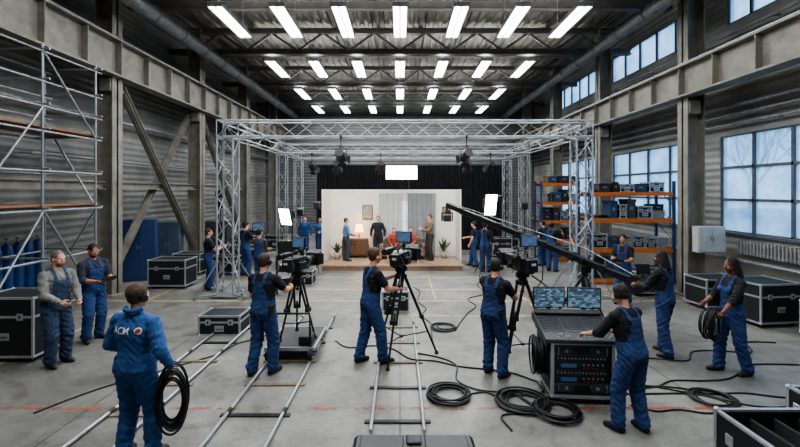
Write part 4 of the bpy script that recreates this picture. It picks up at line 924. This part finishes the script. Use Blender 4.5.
PR=paint((170,92,62),'worn_red_paint',.44,.58,.75); PY=paint((206,192,132),'worn_yellow_paint',.34,.48,.85)
lines=[((-8.5,8.5,5.5,5.57),PR),((-8,8,10.9,10.97),PY),((-6.5,-6.44,4,18),PY),((3.2,3.26,8,14.5),PY),((-3.2,3.2,13.9,13.98),PY),((-1,4.8,9.6,9.66),PY),((-4.2,7,12.2,12.27),PY),((.9,.95,10.9,14.2),PY)]
for i,((a,b_,c,d),m) in enumerate(lines):
    mb=MB(); mb.add([(a,c,.003),(b_,c,.003),(b_,d,.003),(a,d,.003)],[(0,1,2,3)]); struct('trim_%d'%(i+1),mb,m)
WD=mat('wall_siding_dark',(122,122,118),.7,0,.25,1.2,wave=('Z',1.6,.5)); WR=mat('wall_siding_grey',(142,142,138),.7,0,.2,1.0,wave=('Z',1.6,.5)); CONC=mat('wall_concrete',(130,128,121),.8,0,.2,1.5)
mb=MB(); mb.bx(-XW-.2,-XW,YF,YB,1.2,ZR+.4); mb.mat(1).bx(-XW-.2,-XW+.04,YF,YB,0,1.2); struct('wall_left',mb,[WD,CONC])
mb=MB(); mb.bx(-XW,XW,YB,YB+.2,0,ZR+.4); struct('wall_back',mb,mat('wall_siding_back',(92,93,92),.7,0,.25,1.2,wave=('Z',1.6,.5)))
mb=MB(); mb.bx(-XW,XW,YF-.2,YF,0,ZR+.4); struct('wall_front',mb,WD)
low=[(2.5,6.5),(7.6,11.95),(13.0,18.0),(19.2,24.0)]; hi=[(2.5,6.5),(7.9,11.7),(12.9,18.1),(19.4,24.4)]
def panel(mb,y0,y1,z0,z1): mb.bx(XW,XW+.2,y0,y1,z0,z1)
mb=MB(); mb.mat(1); panel(mb,YF,YB,0,1.2); mb.mat(0); panel(mb,YF,YB,1.2,1.7); panel(mb,YF,YB,4.3,7.3); panel(mb,YF,YB,8.35,ZR+.4)
for L,z0,z1 in((low,1.7,4.3),(hi,7.3,8.35)):
    y=YF
    for a,b_ in L+[(YB,YB)]: panel(mb,y,a,z0,z1); y=b_
struct('wall_right',mb,[WR,CONC])
gl=mat('window_glass',(170,195,220),.25); nt=gl.node_tree; b=nt.nodes['Principled BSDF']; out=nt.nodes['Material Output']; tr=nt.nodes.new('ShaderNodeBsdfTransparent'); tr.inputs['Color'].default_value=(.80,.92,1,1); tl=nt.nodes.new('ShaderNodeBsdfTranslucent')
tc=nt.nodes.new('ShaderNodeTexCoord'); nz=nt.nodes.new('ShaderNodeTexNoise'); nz.inputs['Scale'].default_value=1.3; nz.inputs['Detail'].default_value=8; nz.inputs['Roughness'].default_value=.6; nt.links.new(tc.outputs['Object'],nz.inputs['Vector']); rr=nt.nodes.new('ShaderNodeValToRGB'); rr.color_ramp.elements[0].position=.35; rr.color_ramp.elements[0].color=(.30,.46,.62,1); rr.color_ramp.elements[1].position=.65; rr.color_ramp.elements[1].color=(.72,.88,1,1); nt.links.new(nz.outputs['Fac'],rr.inputs['Fac']); nt.links.new(rr.outputs['Color'],tl.inputs['Color'])
mx=nt.nodes.new('ShaderNodeMixShader'); mx.inputs[0].default_value=.78; mx2=nt.nodes.new('ShaderNodeMixShader'); mx2.inputs[0].default_value=.05; nt.links.new(tr.outputs[0],mx.inputs[1]); nt.links.new(tl.outputs[0],mx.inputs[2]); nt.links.new(mx.outputs[0],mx2.inputs[1]); nt.links.new(b.outputs[0],mx2.inputs[2]); nt.links.new(mx2.outputs[0],out.inputs['Surface'])
WF=mat('window_frame',(84,90,96),.5,.2,.1,5)
k=0
for L,z0,z1,nr in((low,1.7,4.3,3),(hi,7.3,8.35,1)):
    for a,b_ in L:
        k+=1; mb=MB(); nc=4 if nr==3 else 5; x=XW+.02
        for i in range(nc+1): y=a+(b_-a)*i/nc; mb.bx(x,x+.1,y-.035,y+.035,z0,z1)
        for j in range(nr+1): z=z0+(z1-z0)*j/nr; mb.bx(x,x+.1,a,b_,z-.035,z+.035)
        if nr==3: mb.bx(x-.12,x,a-.1,b_+.1,z0-.06,z0)
        mb.mat(1).add([(x+.05,a,z0),(x+.05,b_,z0),(x+.05,b_,z1),(x+.05,a,z1)],[(0,1,2,3)]); struct('window_%d'%k,mb,[WF,gl])
def tree(x,y,h,seed):
    q=random.Random(seed); t=thing('tree','bare winter tree outside the windows','tree',(x,y,0),0,'trees outside'); mb=MB()
    def br(p,d,L,r,n):
        e=p+d*L; mb.cyl(p,e,r,r*.65,6,False)
        if n:
            for i in range(3): br(e if i else p.lerp(e,.7),(d+V((q.uniform(-.7,.7),q.uniform(-.7,.7),q.uniform(-.1,.5)))).normalized(),L*.72,r*.6,n-1)
    br(V((0,0,0)),V((0,0,1)),h*.3,.16,5); mk('branches',mb,mat('bark',(80,84,84),.9),t)
tree(17,14.5,8,1); tree(20,20,9,2); tree(22,27,9,5)
RF=mat('roof_deck',(134,129,120),.75,.1,.25,1.3)
mb=MB(); vs=[];x=-XW
prof=[]
while x<XW+.01:
    prof+= [(x,ZR+.25),(x+.12,ZR+.25),(x+.16,ZR+.33),(x+.28,ZR+.33)]; x+=.32
for px,pz in prof: vs+=[(px,YF,pz),(px,YB,pz)]
mb.add(vs,[(2*i,2*i+1,2*i+3,2*i+2) for i in range(len(prof)-1)]); mb.bx(-XW-.2,XW+.5,YF,YB,ZR+.36,ZR+.45); struct('ceiling',mb,RF)
STB=mat('painted_steel',(126,122,112),.6,.2,.3,2.5); STD=mat('dark_roof_steel',(104,101,96),.6,.2,.2,2)
def ibeam(mb,p0,p1,w,h,tf=.03):
    p0,p1=V(p0),V(p1); up=V((0,0,1)); d=(p1-p0).normalized()
    if abs(d.z)>.9: up=V((1,0,0))
    o=up*(h/2-tf/2); mb.beam(p0+o,p1+o,w,tf,up); mb.beam(p0-o,p1-o,w,tf,up); mb.beam(p0,p1,tf,h-tf,up)
colY=(1.6,6.6,11.6,16.6,21.6,26.6)
for sx in(-1,1):
    for y in colY:
        t=thing('steel_column','weathered painted steel column with base plate and bracket','column',(sx*7.85,y,0),0,'hall columns')
        mb=MB(); ibeam(mb,(0,0,0.03),(0,0,ZR),.42,.46,.035); mb.bx(-.23,.23,-.03,.03,0,ZR); mk('shaft',mb,STB,t)
        mb=MB(); mb.bx(-.34,.34,-.32,.32,0,.04,.005); mk('base_plate',mb,STB,t)
        zb=5.2 if sx>0 else 5.8; mb=MB(); mb.bx(-.2 if sx>0 else -.1,.1 if sx>0 else .2,-.25,.25,zb-.35,zb,.01); mk('bracket',mb,STB,t)
    z0,z1=(5.3,6.15) if sx>0 else (5.85,6.85)
    t=thing('crane_beam','heavy painted steel crane runway beam along the columns','beam',(sx*7.65,0,0)); mb=MB(); ibeam(mb,(0,YF,(z0+z1)/2),(0,YB,(z0+z1)/2),.4,z1-z0,.05)
    y=YF+.8
    while y<YB: mb.bx(-.18,.18,y-.012,y+.012,z0+.05,z1-.05); y+=1.25
    mk('girder',mb,STB,t); mb=MB(); mb.bx(-.04,.04,YF,YB,z1,z1+.1); mk('crane_rail',mb,STEEL(),t)
for y in colY:
    t=thing('roof_truss','dark steel lattice roof girder spanning the hall','roof truss',(0,y,0),0,'roof trusses')
    for z in(8.15,8.95): mb=MB(); ibeam(mb,(-XW,0,z),(XW,0,z),.26,.2,.025); mk('chord',mb,STD,t)
    mb=MB(); n=18
    for i in range(n):
        a=-XW+2*XW*i/n; b_=-XW+2*XW*(i+1)/n; mb.beam((a,0,8.2 if i%2 else 8.9),(b_,0,8.9 if i%2 else 8.2),.08,.08,(0,1,0))
    mk('web_members',mb,STD,t)
for i in range(-5,6):
    mb=MB(); ibeam(mb,(0,YF,0),(0,YB,0),.12,.22,.02); solo('purlin',mb,STD,'dark steel roof purlin under the corrugated deck','beam',(i*1.62+.8 if i<5 else i*1.62,0,ZR+.14),0,'roof purlins')
for y in(4.1,9.1,14.1,19.1,24.1):
    mb=MB(); ibeam(mb,(-XW,0,0),(XW,0,0),.2,.3,.025); solo('roof_beam',mb,STD,'dark steel cross beam under the corrugated roof','beam',(0,y,8.88),0,'roof cross beams')
for x,r in((-6.9,.22),(6.9,.18)):
    mb=MB(); mb.cyl((0,YF,0),(0,YB,0),r,None,20)
    y=0
    while y<YB: mb.tor((0,y,0),r+.01,.02,'y',20,6); y+=1.5
    solo('ventilation_duct',mb,STEEL(),'round galvanised ventilation duct under the roof','duct',(x,0,7.75))
for nm,a,b_ in(('horizontal_strut',(-7.85,11.85,2.95),(-7.85,16.35,2.95)),('diagonal_strut',(-7.72,11.95,5.6),(-7.72,16.25,.5)),('diagonal_strut',(-8.0,16.25,5.6),(-8.0,11.95,.5)),('horizontal_strut',(-7.85,16.85,2.95),(-7.85,21.35,2.95)),('diagonal_strut',(-7.8,16.95,5.6),(-7.8,21.3,.5)),('horizontal_strut',(-7.85,6.85,2.95),(-7.85,11.35,2.95))):
    p=V(a); mb=MB(); ibeam(mb,(0,0,0),V(b_)-p,.18,.2,.02); solo(nm,mb,STB,'painted steel bracing member between wall columns','beam',p)
for z,r,x in((5.0,.06,8.6),(4.78,.045,8.65),(4.55,.035,8.7),(6.6,.05,8.6),(1.02,.05,8.7),(6.9,.03,8.65)):
    mb=MB(); mb.cyl((0,YF,0),(0,YB,0),r,None,12)
    yy=0
    while yy<YB: mb.box((.1,yy,0),(.2,.04,.05)); yy+=2.5
    solo('wall_pipe',mb,STEEL(),'galvanised pipe running along the wall','pipe',(x,0,z),0,'wall pipes')
for z,r in((4.9,.05),(3.7,.04),(7.4,.05)):
    mb=MB(); mb.cyl((0,YF,0),(0,YB,0),r,None,12)
    yy=0
    while yy<YB: mb.box((-.1,yy,0),(.3,.04,.05)); yy+=2.5
    solo('wall_pipe',mb,STEEL(),'galvanised pipe running along the wall','pipe',(-8.6,0,z),0,'wall pipes')
t=thing('radiator','grey finned radiator under the window','radiator',(8.775,9.9,1.36)); mb=MB()
for i in range(26): mb.box((0,-1.3+.1*i,.0),(.12,.05,.36),None,.01)
mb.box((0,0,.12),(.06,2.6,.05)); mb.box((0,0,-.12),(.06,2.6,.05)); mk('fins',mb,mat('radiator_grey',(130,132,130),.6,0,.1,3),t)
for y in(-1.17,1.17): mb=MB(); mb.bx(.02,.12,y-.03,y+.03,-.1,.1); mk('bracket',mb,STEEL(),t)
# ---------------------------------------------------------------- ceiling lights
TUBE=mat('tube_glow',(255,255,255),.4,emit=14,ecol=(240,247,255))
t=thing('ceiling_light','bright twin tube industrial ceiling light on suspension rods','ceiling light',(0,12.8,7.8),0,'ceiling lights')
mb=MB(); mb.bx(-.2,.2,-1.2,1.2,.05,.11,.01); mb.bx(-.21,-.19,-1.2,1.2,-.02,.08); mb.bx(.19,.21,-1.2,1.2,-.02,.08); mb.bx(-.012,.012,-1.2,1.2,-.02,.05); mb.bx(-.2,.2,-1.2,-1.185,-.02,.08); mb.bx(-.2,.2,1.185,1.2,-.02,.08); mk('housing',mb,WHITE(),t)
for x in(-.10,.10):
    mb=MB(); mb.bx(x-.065,x+.065,-1.16,1.16,0,.045,.01); mk('tube',mb,TUBE,t)
for y in(-.9,.9):
    mb=MB(); mb.cyl((0,y,.11),(0,y,1.4),.008,None,6); mk('rod',mb,STEEL(),t)
ld=D.lights.new('ceiling_lamp','AREA'); ld.shape='RECTANGLE'; ld.size=.30; ld.size_y=2.3; ld.energy=62; ld.color=(.93,.97,1)
lo=D.objects.new('lamp',ld); COL.objects.link(lo); lo.parent=t; lo.location=(0,0,-.03)
lu=D.lights.new('roof_fill_light','AREA'); lu.shape='RECTANGLE'; lu.size=.3; lu.size_y=2.2; lu.energy=38; lu.color=(.93,.97,1)  # up-facing fill light added above each housing to brighten roof and upper walls
lo=D.objects.new('roof_fill',lu); COL.objects.link(lo); lo.parent=t; lo.location=(0,0,.125); lo.rotation_euler=(math.pi,0,0)
for y in(3.0,8.0,12.8,17.7,22.2,26.4):
    for k in range(-3,4):
        if y==12.8 and k==0: continue
        dup(t,(k*1.67,y,7.8))
# ---------------------------------------------------------------- world, camera
w=D.worlds.new('sky'); SCN.world=w; w.use_nodes=True; nt=w.node_tree; bg=nt.nodes['Background']; tc=nt.nodes.new('ShaderNodeTexCoord'); sp=nt.nodes.new('ShaderNodeSeparateXYZ'); r=nt.nodes.new('ShaderNodeValToRGB')
e=r.color_ramp.elements; e[0].position=.45; e[0].color=(.36,.55,.78,1); e[1].position=.75; e[1].color=(.50,.72,1,1)
mp=nt.nodes.new('ShaderNodeMapRange'); mp.inputs['From Min'].default_value=-1
nt.links.new(tc.outputs['Generated'],sp.inputs[0]); nt.links.new(sp.outputs['Z'],mp.inputs['Value']); nt.links.new(mp.outputs['Result'],r.inputs['Fac']); nt.links.new(r.outputs['Color'],bg.inputs['Color']); bg.inputs['Strength'].default_value=3.0
mb=MB(); mb.bx(9.3,60,-30,70,-.3,-.02); mk('ground',mb,mat('outdoor_ground',(120,125,125),.9,0,.1,1),None,kind='structure')
cd=D.cameras.new('camera'); cam=D.objects.new('camera',cd); COL.objects.link(cam); cam.location=(0,0,2.8); cam.rotation_euler=(math.pi/2,0,0)
cd.sensor_width=36; cd.lens=36*430/800; cd.shift_y=-32.5/800; cd.clip_end=200; SCN.camera=cam
SCN.view_settings.look='AgX - Medium High Contrast'
print('total',time.time()-T0,len(D.objects))
